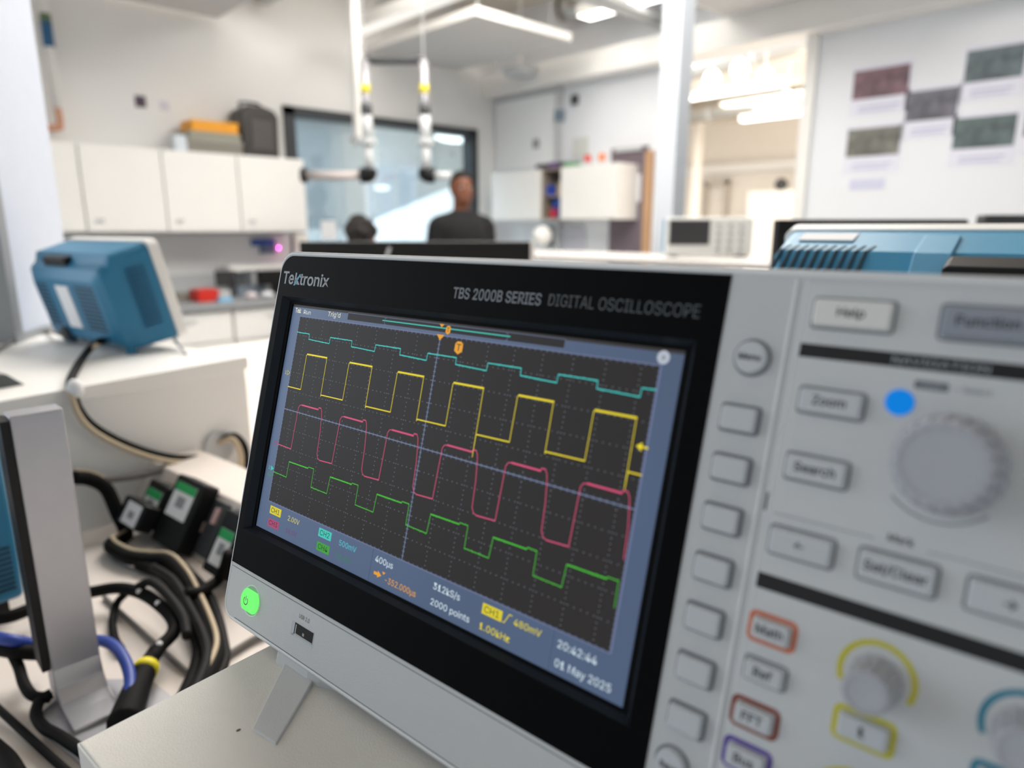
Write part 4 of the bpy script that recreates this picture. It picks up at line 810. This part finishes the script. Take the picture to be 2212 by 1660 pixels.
t = thing('wall_socket_box', 'blue wall sign under the rightmost cupboard, with a magenta light', 'sign', ((a.x+c.x)/2, 4.83, min(a.z, c.z))); MB().box(a.x, c.x, 4.82, WB, c.z-.045, c.z).build('panel', mat('strong blue plastic', (34, 80, 156), .5), t); MB().box(a.x+.06, c.x, 4.82, WB, c.z-.10, c.z-.045).build('panel', mat('teal grey plastic', (84, 108, 124), .5), t)
q = pb(602, 536, 4.78); MB().ball(q, .003, .003, .003, 8).build('indicator_light', glow('magenta indicator', (255, 60, 190), 140), t)
MB().box(2.36, 2.46, 4.78, 4.849, 1.0, 1.27).build('conduit_box', M_wallw, label='white box at the corner of the dark window frame', cat='box')
# ================================================================== RIGHT (FAR) WALL
b = thing('whiteboard', 'large whiteboard on the far wall above the wall cupboards', 'whiteboard', (WA-.02, 4.45, 1.85)); MB().box(WA-.02, WA, 4.10, 4.82, 1.82, 2.40).build('board', mat('whiteboard enamel', (244, 245, 245), .3), b); MB().box(WA-.024, WA-.018, 4.09, 4.83, 2.39, 2.42).build('frame', M_lgrey, b)
FC = 4.1
def fcab(y0, y1, label, open_=False):
    t = thing('wall_cabinet', label, 'cabinet', (FC+.15, (y0+y1)/2, 1.37))
    if not open_:
        MB().box(FC+.02, WA, y0+.002, y1-.002, 1.37, 1.77).build('carcass', M_white, t); MB().box(FC, FC+.018, y0+.004, y1-.004, 1.374, 1.768).build('door', M_white, t, bevel=.002)
    else:
        b = MB(); b.box(FC+.02, WA, y0, y0+.015, 1.37, 1.77).box(FC+.02, WA, y1-.015, y1, 1.37, 1.77).box(WA-.01, WA, y0, y1, 1.37, 1.77).box(FC+.02, WA, y0, y1, 1.37, 1.385).box(FC+.02, WA, y0, y1, 1.755, 1.77).box(FC+.03, WA, y0, y1, 1.55, 1.562); b.build('carcass', mat('brown grey board', (150, 138, 124), .6), t)
    return t
fcab(3.99, 4.58, 'white wall cupboard under the whiteboard, left of the open shelf'); fcab(3.77, 3.99, 'open wall cupboard with coloured boxes inside', True); fcab(3.22, 3.77, 'white wall cupboard right of the open shelf, below the orange lids')
for (y0, z0, h, c, l) in ((3.86, 1.385, .07, (190, 40, 60), 'red box on the lower open shelf'), (3.79, 1.385, .05, (30, 60, 130), 'navy box beside the red one on the lower open shelf'), (3.83, 1.455, .09, (24, 64, 140), 'blue box on top of the red box'), (3.90, 1.562, .08, (40, 70, 170), 'bright blue box on the upper open shelf'), (3.79, 1.562, .09, (170, 150, 120), 'tan box on the upper open shelf')):
    MB().box(4.16, 4.34, y0, y0+.075, z0, z0+h).build('storage_box', mat('box %d' % c[0], c, .6), label=l, cat='box')
for (y0, w_, h, c, l) in ((3.95, .14, .04, (50, 40, 60), 'dark item lying on the open cupboard, leftmost'), (3.86, .08, .045, (96, 60, 130), 'purple item on the open cupboard'), (3.78, .07, .04, (30, 30, 40), 'black item right of the purple one'), (3.73, .04, .04, (80, 150, 90), 'small green item on the cupboard')):
    MB().box(4.15, 4.30, y0, y0+w_, 1.77, 1.77+h).build('folder', mat('item %d' % c[0], c, .6), label=l, cat='folder')
for (y0, c, l) in ((3.58, (222, 60, 40), 'red lidded jar on the right wall cupboard'), (3.44, (240, 120, 40), 'orange lidded jar on the right wall cupboard')):
    t = thing('lidded_jar', l, 'jar', (4.2, y0, 1.77)); MB().cyl((4.2, y0, 1.77), (4.2, y0, 1.80), .03, .03, 16).build('jar', M_lgrey, t); MB().cyl((4.2, y0, 1.80), (4.2, y0, 1.85), .028, .022, 16).build('lid', mat('jar lid %d' % c[1], c, .5), t)
def wa_box(name, label, cat, x, y, x2, y2, m, th=.012):
    a, c = pa(x, y, WA), pa(x2, y2, WA); return MB().box(WA-th, WA, min(a.y, c.y), max(a.y, c.y), min(a.z, c.z), max(a.z, c.z)).build(name, m, label=label, cat=cat)
wa_box('wall_sensor', 'small round grey sensor on the far wall near the conduit', 'sensor', 1238, 207, 1250, 225, M_dgrey, .03)
wa_box('switch_plate', 'small grey plate on the whiteboard wall', 'plate', 1156, 302, 1168, 320, M_grey, .03)
wa_box('conduit_joint', 'blue grey conduit joint between whiteboard and wall', 'conduit', 1208, 240, 1220, 262, mat('blue grey fitting', (120, 136, 150), .5), .06)
wa_box('wall_notice', 'pale grey notice on the wall right of the whiteboard', 'notice', 1240, 300, 1272, 340, mat('pale green grey paper', (212, 214, 208), .8))
wa_box('screen_panel', 'pale lilac panel on the wall under the right wall cupboard', 'panel', 1210, 490, 1265, 550, mat('lilac grey panel', (206, 206, 216), .6))
wa_box('dark_screen', 'narrow dark screen beside the white round lamp', 'screen', 1182, 492, 1204, 532, M_dgrey, .05)
# white round magnifier/fan in front
q = at(1172, 510, 5.35); t = thing('bench_lamp', 'white round headed lamp on the far bench', 'lamp', (q.x, q.y, 1.03)); MB().ball(q, .088, .06, .075, 10).build('lamp_head', M_white, t, sm=True); MB().cyl((q.x, q.y, 1.03), (q.x, q.y, q.z-.05), .01).build('stem', M_lgrey, t)
# door
d1 = thing('door_1', None, None, (WA, 3.3, FZ)); d1['kind'] = 'structure'
MB().box(WA-.03, WA-.002, 3.16, 3.49, FZ, 1.90).build('door_leaf', mat('grey mauve door paint', (112, 100, 108), .55), d1)
MB().box(WA-.05, WA-.002, 3.105, 3.155, FZ, 1.86).build('door_edge', mat('oak edge', (190, 150, 112), .5), d1)
MB().box(WA-.036, WA-.03, 3.20, 3.43, 1.50, 1.70).build('door_notice', M_paper, d1); MB().box(WA-.05, WA-.03, 3.2, 3.44, 1.87, 1.90).build('door_closer', M_lgrey, d1)
# far counter
fb = thing('far_bench', 'white bench along the far wall under the wall cupboards', 'bench', (4.1, 4.0, FZ)); MB().box(3.80, WA-.03, 3.5, 4.8, 1.0, 1.03).build('worktop', M_white, fb); MB().box(3.85, WA-.03, 3.55, 4.8, FZ, 1.0).build('carcass', M_wallw, fb)
# posters
PC = [((1848, 146, 1960, 212), (118, 92, 100), 'wine red photo poster, leftmost of the upper row'), ((1963, 192, 2064, 262), (104, 102, 112), 'grey violet photo poster, in the middle of the group'), ((2093, 96, 2206, 180), (96, 108, 112), 'blue grey photo poster, highest on the wall'), ((1834, 274, 1940, 340), (112, 112, 104), 'olive photo poster, lowest at the left'), ((2066, 248, 2188, 324), (88, 102, 102), 'green grey photo poster below the highest one'), ((2222, 220, 2330, 290), (70, 70, 76), 'dark poster cut off by the right photo edge')]
def notemat(c):
    m = bpy.data.materials.new('poster photo print'); m.use_nodes = True; nt = m.node_tree; p = nt.nodes['Principled BSDF']; p.inputs['Roughness'].default_value = .6
    n = nt.nodes.new('ShaderNodeTexNoise'); n.inputs['Scale'].default_value = 14; n.inputs['Detail'].default_value = 5; tc = nt.nodes.new('ShaderNodeTexCoord'); r = nt.nodes.new('ShaderNodeValToRGB')
    nt.links.new(tc.outputs['Object'], n.inputs['Vector']); nt.links.new(n.outputs['Fac'], r.inputs[0]); nt.links.new(r.outputs[0], p.inputs['Base Color'])
    r.color_ramp.elements[0].position = .3; r.color_ramp.elements[0].color = rgb(*[v*.75 for v in c]); r.color_ramp.elements[1].position = .75; r.color_ramp.elements[1].color = rgb(*[min(255, v*1.25) for v in c]); return m
for (q, c, l) in PC:
    a, d = pa(q[0], q[1], WA), pa(q[2], q[3], WA); y0, y1 = min(a.y, d.y), max(a.y, d.y); zc = (a.z+d.z)/2; y0, y1 = y0, y1; hh = .078
    t = thing('wall_poster', l, 'poster', (WA, (y0+y1)/2, zc-.17), group='photo posters on the right hand wall')
    MB().box(WA-.003, WA-.0005, y0-.01, y1+.01, zc-.17, zc+hh+.02).build('sheet', mat('poster sheet paper', (226, 226, 238), .8), t); MB().box(WA-.0045, WA-.003, y0, y1, zc-hh, zc+hh).build('photo_print', notemat(c), t)
    MB().box(WA-.004, WA-.003, y0+.03, y1-.04, zc-.13, zc-.12).box(WA-.004, WA-.003, y0+.05, y1-.04, zc-.15, zc-.142).build('caption_lines', mat('pale lilac ink', (190, 190, 214), .8), t)
a, d = pa(1836, 392, WA), pa(1910, 404, WA); MB().box(WA-.003, WA-.0005, d.y, a.y, min(a.z, d.z)-.01, max(a.z, d.z)+.01).build('wall_caption', mat('faint blue ink', (206, 208, 228), .8), label='faint blue written strip below the olive poster', cat='caption')
# ================================================================== CEILING THINGS
def raft(label, x0, x1, y0, y1, z, m=M_raft):
    t = thing('acoustic_raft', label, 'ceiling panel', ((x0+x1)/2, (y0+y1)/2, z)); MB().box(x0, x1, y0, y1, z, z+.045).build('panel', m, t); MB().box(x0-.006, x1+.006, y0-.006, y0, z-.002, z+.05).box(x0-.006, x1+.006, y1, y1+.006, z-.002, z+.05).box(x0-.006, x0, y0, y1, z-.002, z+.05).box(x1, x1+.006, y0, y1, z-.002, z+.05).build('edge_trim', M_white, t)
    for (x, y) in ((x0+.1, y0+.1), (x1-.1, y0+.1), (x0+.1, y1-.1), (x1-.1, y1-.1)): MB().cyl((x, y, z+.045), (x, y, CZ), .003, .003, 6).build('suspension_wire', M_lgrey, t)
raft('grey suspended ceiling panel in the middle, over the window', 3.04, 3.92, 3.53, 4.80, 2.60)
raft('grey suspended ceiling panel at the upper left edge', .95, 1.90, 3.2, 4.72, 2.60)
raft('grey suspended ceiling panel cut off at the top right of centre', *(lambda a: (a.x-.1, a.x+.7, a.y-1.2, a.y))(pz(1430, -20, 2.6)), 2.60)
def lum(label, x, y0, y1, z, w=.09, e=5, power=0, ax='y', h=.07):
    t = thing('linear_light', label, 'light', (x, (y0+y1)/2, z), group='white linear lights under the ceiling')
    MB().box(x-w/2, x+w/2, y0, y1, z, z+h).build('housing', M_white, t); MB().box(x-w*.42, x+w*.42, y0+.01, y1-.01, z-.006, z).build('diffuser', glow('linear light diffuser %d' % e, (255, 250, 242), e), t)
    for y in (y0+.2, y1-.2): MB().cyl((x, y, z+h), (x, y, CZ), .004, .004, 6).build('suspension_wire', M_lgrey, t)
lum('long white linear light crossing above the middle ceiling panel', 2.72, 2.3, 4.41, 2.60, .13, 1)
p_, q_ = pz(1205, 148, 2.72), pz(1440, 100, 2.72); lum('brightest linear light, beside the right end of the middle ceiling panel', 4.02, 2.5, 3.5, 2.76, .16, 6)
lum('bright linear light high above the far wall', 3.74, 2.72, 3.45, 2.86, .2, 6)
lum('bright linear light right of the column, near side of the bulkhead', 3.85, 1.75, 2.6, 2.68, .10, 4)
for (x, y, x2, y2, z, l) in ((1470, 215, 1700, 185, 2.72, 'glowing linear light in the room beyond, nearer one'), (1615, 265, 1742, 240, 2.72, 'glowing linear light in the room beyond, farther one')):
    a, c = pz(x, y, z), pz(x2, y2, z); lum(l, (a.x+c.x)/2, min(a.y, c.y), max(a.y, c.y), z, .10, 6)
for (x, y, l) in ((1538, 172, 'leftmost'), (1598, 150, 'second from the left'), (1652, 168, 'third from the left'), (1700, 215, 'rightmost and lowest')):
    a = pz(x, y, 2.5); t = thing('pendant_lamp', 'round glowing lamp in the room beyond the opening, %s of the four' % l, 'lamp', tuple(a), group='round lamps in the room beyond'); MB().ball(a, .065, .065, .075, 10).build('lamp_globe', glow('pendant glow', (255, 248, 238), 6), t); MB().cyl(a, (a.x, a.y, CZ), .006).build('cord', M_lgrey, t)
def duct(label, pts, r, rings=6):
    t = thing('air_duct', label, 'duct', tuple(Vector(pts[0])-Vector((0, 0, r)))); MB().tube(pts, r, 20, 8).build('duct_pipe', M_silver, t, sm=True)
    P_ = smooth(pts, 8)
    for k in range(rings):
        i = 1+int((len(P_)-3)*k/(rings-1)); d = (P_[i+1]-P_[i]).normalized()*.015; MB().cyl(P_[i]-d, P_[i]+d, r*1.05, r*1.05, 20).build('duct_joint', M_lgrey, t)
duct('silver air duct at the top left of centre', [(1.85, 2.2, 2.86), (2.05, 3.4, 2.86), (2.2, 4.7, 2.86)], .13)
duct('silver air duct curving above the middle ceiling panel', [(3.2, 1.3, 2.92), (3.3, 2.4, 2.92), (3.42, 3.3, 2.92)], .13)
duct('silver air duct above the far wall', [(4.24, 2.2, 2.95), (4.24, 3.0, 2.95), (4.24, 3.9, 2.95)], .10)
duct('silver air duct in the room beyond', [(5.9, 1.6, 2.95), (6.5, 3.2, 2.95), (7.1, 6.0, 2.95)], .12)
duct('second silver air duct in the room beyond', [(9.4, 1.6, 2.94), (9.2, 4.2, 2.94), (9.4, 7.0, 2.94)], .13)
for (y0, l) in ((3.0, 'cable tray under the ceiling left of the column'), (1.2, 'cable tray under the ceiling right of the column')):
    t = thing('cable_tray', l, 'cable tray', (3.5, y0, 2.69)); MB().box(1.2, 4.38, y0, y0+.12, 2.69, 2.695).box(1.2, 4.38, y0, y0+.004, 2.69, 2.73).box(1.2, 4.38, y0+.116, y0+.12, 2.69, 2.73).build('tray', M_lgrey, t); MB().tube([(1.2, y0+.05, 2.71), (2.4, y0+.07, 2.71), (4.38, y0+.05, 2.71)], .012).build('tray_cable', M_dgrey, t)
for (x, y, z, l) in ((4.12, 4.25, 2.50, 'round white ceiling speaker unit beyond the middle panel'),):
    t = thing('ceiling_speaker', l, 'speaker', (x, y, z)); MB().cyl((x, y, z), (x, y, z+.05), .12, .14, 24).build('housing', M_lgrey, t); MB().tube([(x, y, z+.05), (x, y, z+.3), (x, y, CZ)], .012).build('drop_rod', M_white, t)
# extraction arms
def W4(x, y, d=4.1): return at(x, y, d)
t = thing('extraction_post', 'white vertical post hanging from the ceiling left of the extraction arms', 'post', tuple(W4(775, 310)))
a, c = W4(766, 80, 4.35), W4(776, 300, 4.35); MB().box(c.x-.025, c.x+.025, c.y-.025, c.y+.025, c.z, CZ).build('post', M_white, t); MB().box(c.x-.04, c.x+.04, c.y-.04, c.y+.04, c.z-.03, c.z+.01).build('end_cap', M_lgrey, t)
for (x0, l, side) in ((790, 'left hanging extraction arm with yellow label and black elbow', -1), (915, 'right hanging extraction arm with yellow label and black elbow', 1)):
    t = thing('fume_extractor', l, 'fume extractor', tuple(W4(x0+5, 380)), group='extraction arms hanging before the window')
    top, bot = W4(x0, 140), W4(x0+4, 300); top = Vector((bot.x, bot.y, top.z)); MB().cyl(top, (top.x, top.y, CZ), .003).build('suspension_rod', M_lgrey, t)
    MB().tube([top, bot], .026, 16).build('upper_tube', M_alu, t, sm=True); m_ = top.lerp(bot, .3); MB().tube([m_, m_-Vector((0, 0, .05))], .028, 16).build('yellow_label', mat('yellow label', (222, 206, 50), .6), t, sm=True)
    m_ = top.lerp(bot, .55); MB().tube([m_, m_-Vector((0, 0, .06))], .034, 16).build('grey_clamp', M_dgrey, t, sm=True)
    MB().tube([top.lerp(bot, .7), bot], .033, 16).build('white_sleeve', M_lgrey, t, sm=True); MB().cyl(bot, bot-Vector((0, 0, .03)), .050, .050, 20).build('joint_plate', M_lgrey, t)
    lo = W4(x0+8, 365); MB().tube([bot-Vector((0, 0, .03)), Vector((bot.x, bot.y, lo.z))], .026, 16).build('lower_tube', M_lgrey, t, sm=True)
    e0 = Vector((bot.x, bot.y, lo.z)); rt = Vector((.725, -.688, 0)); e1 = e0+Vector((0, 0, -.035))+rt*side*.05; MB().tube([e0, e0-Vector((0, 0, .03)), e1], .046, 16).build('black_elbow', M_black, t, sm=True)
    if side < 0: MB().tube([e1, e1+rt*side*.33], .028, 16).build('arm_tube', mat('pinkish grey tube', (196, 186, 182), .5), t, sm=True); MB().tube([e1+rt*side*.33, e1+rt*side*.36], .044, 16).build('arm_cap', M_black, t, sm=True)
    else: MB().tube([e1, e1+rt*.10], .022, 16).build('arm_tube', M_lgrey, t, sm=True)
a, c = W4(790, 140), W4(915, 160); a.z = c.z = W4(850, 132).z
MB().tube([a-Vector((0, 0, .06)), a, a.lerp(c, .2), a.lerp(c, .8), c, c-Vector((0, 0, .06))], .022, 14).build('link_pipe', M_dgrey, sm=True, label='dark arched pipe joining the tops of the two extraction arms', cat='pipe')
# ================================================================== CORRIDOR BEHIND THE WINDOW
def pbb(x, y): return pb(x, y, 7.6)
a, c = pbb(806, 375), pbb(930, 520)
t = thing('stair_balustrade', 'white sloping stair balustrade seen through the window', 'staircase', (a.x, 7.5, FZ))
P4 = [pb(800, 480, 7.4), pb(985, 400, 7.4), pb(1030, 400, 7.4), pb(1030, 560, 7.4), pb(800, 560, 7.4)]
MB().prism([(p.x, p.z) for p in P4], 7.35, 7.42, 'y').build('panel', mat('daylight glow board', (236, 242, 250), .6, emit=(150, 165, 185), estr=.35), t)  # weak emission paints the light falling on the balustrade
lb = thing('daylight_window', 'bright daylight window in the corridor behind the glass', 'window', (c.x, 8.15, 1.0)); a, c = pb(803, 355, 8.1), pb(905, 470, 8.1); MB().box(a.x, c.x, 8.12, 8.19, c.z, a.z).build('pane', glow('corridor daylight', (236, 243, 252), 1.15), lb); MB().box(a.x, a.x+.03, 8.10, 8.12, c.z, a.z).box((a.x+c.x)/2-.01, (a.x+c.x)/2+.01, 8.10, 8.12, c.z, a.z).build('mullion', M_lgrey, lb)
for (x, y, x2, y2, l, e) in ((940, 284, 1012, 312, 'large oval light glowing through the window at the right', 5), (812, 400, 838, 412, 'small light glowing through the window at the centre', 3)):
    a, c = pb(x, y, 6.6), pb(x2, y2, 6.6); t = thing('corridor_light', l, 'light', ((a.x+c.x)/2, 6.6, a.z)); MB().ball(((a.x+c.x)/2, 6.6, (a.z+c.z)/2), abs(c.x-a.x)/2, .1, abs(a.z-c.z)/2, 12).build('diffuser', glow('corridor lamp glow %d' % e, (255, 254, 250), e), t)
# blinds: fine slats on the left half
bl = thing('window_blind', 'grey venetian blind filling the left part of the interior window', 'blind', (2.9, WB+.07, 1.2)); b = MB()
for k in range(36): b.box(2.46, 3.05, WB+.075, WB+.08, 1.30+k*.022, 1.313+k*.022)
b.build('slats', mat('pale blind slat', (176, 186, 192), .6), bl)
for (x0, x1, l) in ((2.62, 2.75, 'narrow pale notice on the interior window'),): MB().box(x0, x1, WB+.02, WB+.025, 1.22, 1.36).build('window_notice', M_paper, label=l, cat='notice')
# ================================================================== ROOM BEYOND
wr = thing('door_frame', 'pale door frame on the back wall of the room beyond', 'door frame', (11.2, 6.6, FZ)); a, c = pa(1520, 392, 11.2), pa(1572, 392, 11.2); MB().box(11.2, 11.3, c.y, c.y+.06, FZ, a.z).box(11.2, 11.3, a.y-.06, a.y, FZ, a.z).box(11.2, 11.3, c.y, a.y, a.z-.06, a.z).build('frame', mat('taupe trim', (190, 182, 172), .6), wr)
a, c = pa(1630, 415, 10.8), pa(1735, 470, 10.8); t = thing('white_cabinet', 'white cabinet against the back wall of the room beyond', 'cabinet', (10.9, (a.y+c.y)/2, FZ)); MB().box(10.6, 11.3, c.y, a.y, FZ, a.z).build('carcass', M_white, t); MB().box(10.58, 10.6, c.y+.05, c.y+.5, .2, a.z-.1).build('door', M_wallw, t)
q = pa(1687, 404, 10.8); MB().ball((10.8, q.y, a.z+.10), .10, .10, .10, 8).build('dark_jar', M_dgrey, label='dark object on top of the white cabinet in the room beyond', cat='jar')
MB().box(9.9, 10.0, *(lambda u, v: (v, u))(pa(1500, 300, 9.9).y, pa(1512, 300, 9.9).y), FZ, CZ).build('column', M_wallw, label='pale column in the room beyond', cat='column')
# ================================================================== PEOPLE
def remesh(mb, name, m, parent, vox=.012, it=6, **kw):
    o = mb.build(name, m, parent, **kw); r = o.modifiers.new('r', 'REMESH'); r.mode = 'VOXEL'; r.voxel_size = vox; r.use_smooth_shade = True; s_ = o.modifiers.new('s', 'SMOOTH'); s_.factor = .6; s_.iterations = it
    bpy.context.view_layer.update(); me = bpy.data.meshes.new_from_object(o.evaluated_get(bpy.context.evaluated_depsgraph_get())); o.modifiers.clear(); o.data = me
    if not me.materials: me.materials.append(m)
    return o
def limb(mb, pts, flat=1.0):
    for (p, r0), (q, r1) in zip(pts, pts[1:]):
        mb.cyl(p, q, r0, r1, 16); mb.ball(q, r1, n=8)
    mb.ball(pts[0][0], pts[0][1], n=8)
def person(label, T, sit=False, skin=M_skin, shirt=M_shirt):
    t = thing('person', label, 'person', tuple(T.translation)); 
    b = MB(T); H = 1.77; dz = -.43 if sit else 0     # front is +y
    hz = 1.655+dz
    b.ball((0, 0, hz), .073, .092, .112, 16); b.ball((0, .030, hz-.065), .056, .062, .058, 12)          # cranium, jaw
    b.ball((0, .094, hz-.022), .012, .020, .018, 8); b.ball((0, .086, hz-.005), .008, .012, .026, 8)       # nose
    for s_ in (-1, 1): b.ball((s_*.074, -.004, hz-.015), .010, .020, .032, 8); b.ball((s_*.032, .074, hz+.016), .022, .014, .008, 8); b.ball((s_*.038, .060, hz-.035), .022, .022, .020, 8)
    b.ball((0, .086, hz-.060), .026, .010, .009, 8)                                                         # lips
    limb(b, [((0, -.012, hz-.07), .056), ((0, -.018, 1.47+dz), .060)])
    def torso(mb, g=0): 
        mb.ball((0, 0, 1.34+dz), .175+g, .115+g, .17+g, 14); mb.ball((0, 0, 1.15+dz), .150+g, .105+g, .17+g, 14); mb.ball((0, 0, .98+dz), .160+g, .115+g, .12+g, 14)
        for s_ in (-1, 1): limb(mb, [((0, -.012, 1.45+dz), .058+g), ((s_*.17, -.01, 1.40+dz), .062+g)])
    torso(b)
    arms = lambda s_: [((s_*.19, -.01, 1.39+dz), .054), ((s_*.235, -.03, 1.10+dz), .041), ((s_*.225, .06 if not sit else .18, .88+dz if not sit else 1.02+dz), .028)]
    for s_ in (-1, 1):
        limb(b, arms(s_)); wx, wy, wz = arms(s_)[-1][0]
        dn = Vector((0, .25, -1)).normalized() if not sit else Vector((0, 1, -.1)).normalized(); sd = Vector((0, 1, 0)) if not sit else Vector((1, 0, 0)); w0 = Vector((wx, wy, wz)); pc = w0+dn*.05
        b.ball(pc, .022, .036, .045, 10)
        for k, L in enumerate((.070, .078, .073, .058)):
            f0 = pc+dn*.038+sd*(.027-.018*k); limb(b, [(f0, .0095), (f0+dn*L*.5, .0088), (f0+dn*L*.85+Vector((-s_*.012, 0, 0)), .0075)])
        th = pc+sd*.030; limb(b, [(th-dn*.01, .011), (th+sd*.022+dn*.025, .0095), (th+sd*.028+dn*.05, .008)])
    if not sit: legs = lambda s_: [((s_*.09, 0, .92), .090), ((s_*.10, .01, .50), .058), ((s_*.10, -.01, .09), .040), ((s_*.10, .10, .035), .035)]
    else: legs = lambda s_: [((s_*.09, 0, .55), .088), ((s_*.12, .42, .52), .060), ((s_*.12, .40, .09), .040), ((s_*.12, .50, .035), .035)]
    for s_ in (-1, 1): limb(b, legs(s_))
    remesh(b, 'body', skin, t, .010, 5)
    c = MB(T); torso(c, .012)
    for s_ in (-1, 1): limb(c, [(p, r+.012) for p, r in arms(s_)[:2]]+[((arms(s_)[2][0]), .040)])
    c.cyl((0, -.015, 1.45+dz), (0, -.018, 1.50+dz), .078, .070, 18); remesh(c, 'shirt', shirt, t, .012, 4)
    c = MB(T)
    for s_ in (-1, 1): limb(c, [(p, r+.014) for p, r in legs(s_)[:3]])
    c.ball((0, 0, .95+dz), .165, .122, .10, 12); remesh(c, 'trousers', M_trous, t, .014, 4)
    c = MB(T)
    for s_ in (-1, 1): p = legs(s_)[3][0]; q = legs(s_)[2][0]; c.ball(((p[0]), (p[1]+q[1])/2+.02, .045), .050, .13, .045, 12)
    remesh(c, 'shoes', M_black, t, .012, 3)
    c = MB(T); c.ball((0, -.012, hz+.018), .080, .096, .106, 18)
    if not sit:
        c.v = [v for v in c.v]; o = remesh(c, 'hair', M_hair, t, .010, 2)
        bm = bmesh.new(); bm.from_mesh(o.data); TI = T.inverted() @ MW[o.name]
        dele = [v for v in bm.verts if (lambda q: q.z < hz+.045+(-.12 if q.y < -.01 else (.0 if q.y < .03 else .02)) )(TI @ v.co)]
        bmesh.ops.delete(bm, geom=dele, context='VERTS'); bm.to_mesh(o.data); bm.free()
    else:
        for k in range(60): 
            a_ = random.uniform(0, 6.28); e2 = random.uniform(.1, 1.5); c.ball((.085*math.cos(a_)*math.cos(e2), -.02+.095*math.sin(a_)*math.cos(e2), hz+.01+.105*math.sin(e2)), random.uniform(.016, .03), n=5)
        remesh(c, 'hair', M_hair, t, .009, 1)
    for s_ in (-1, 1):
        ey = MB(T).ball((s_*.031, .080, hz+.002), .012, .008, .007, 8).build('eye', mat('eye white', (220, 214, 206), .3), t)
        MB(T).ball((s_*.031, .0865, hz+.002), .005, .003, .005, 8).build('pupil', M_hair, ey); MB(T).ball((s_*.032, .088, hz+.024), .019, .005, .004, 8).build('eyebrow', M_hair, t)
    e = MB(T); e.ball((0, .094, hz-.060), .020, .005, .006, 8); e.build('lips', mat('dark lips', (112, 58, 50), .5), t)
    return t
hp = at(997, 372, 4.75); rt = Vector((.725, -.688, 0)); tc_ = Vector((-.69, -.72, 0)); fy = (tc_*.80+rt*.42).normalized(); fx = Vector((fy.y, -fy.x, 0))
person('person in a black shirt standing beyond the wide black monitor, looking right', frame(fx, fy, Vector((0, 0, 1)), Vector((hp.x, hp.y, FZ))))
hp = at(780, 472, 4.0); dzs = hp.z-1.345
fy = (-tc_*.9+rt*.2).normalized(); fx = Vector((fy.y, -fy.x, 0))
st_h = hp.z-(1.77-.43)
person('person with thick dark hair, only the top of the head showing above the black monitor', frame(fx, fy, Vector((0, 0, 1)), Vector((hp.x, hp.y, st_h))), sit=True)
t = thing('stool', 'low stool under the seated person', 'stool', (hp.x, hp.y, FZ)); MB().cyl((hp.x, hp.y, st_h+.38), (hp.x, hp.y, st_h+.43), .17, .17, 24).build('seat', M_black, t); MB().cyl((hp.x, hp.y, FZ+.03), (hp.x, hp.y, st_h+.38), .025).build('stem', M_alu, t); MB().cyl((hp.x, hp.y, FZ), (hp.x, hp.y, FZ+.03), .22, .20, 24).build('base', M_alu, t)
for m in list(bpy.data.meshes):
    if m.users == 0: bpy.data.meshes.remove(m)
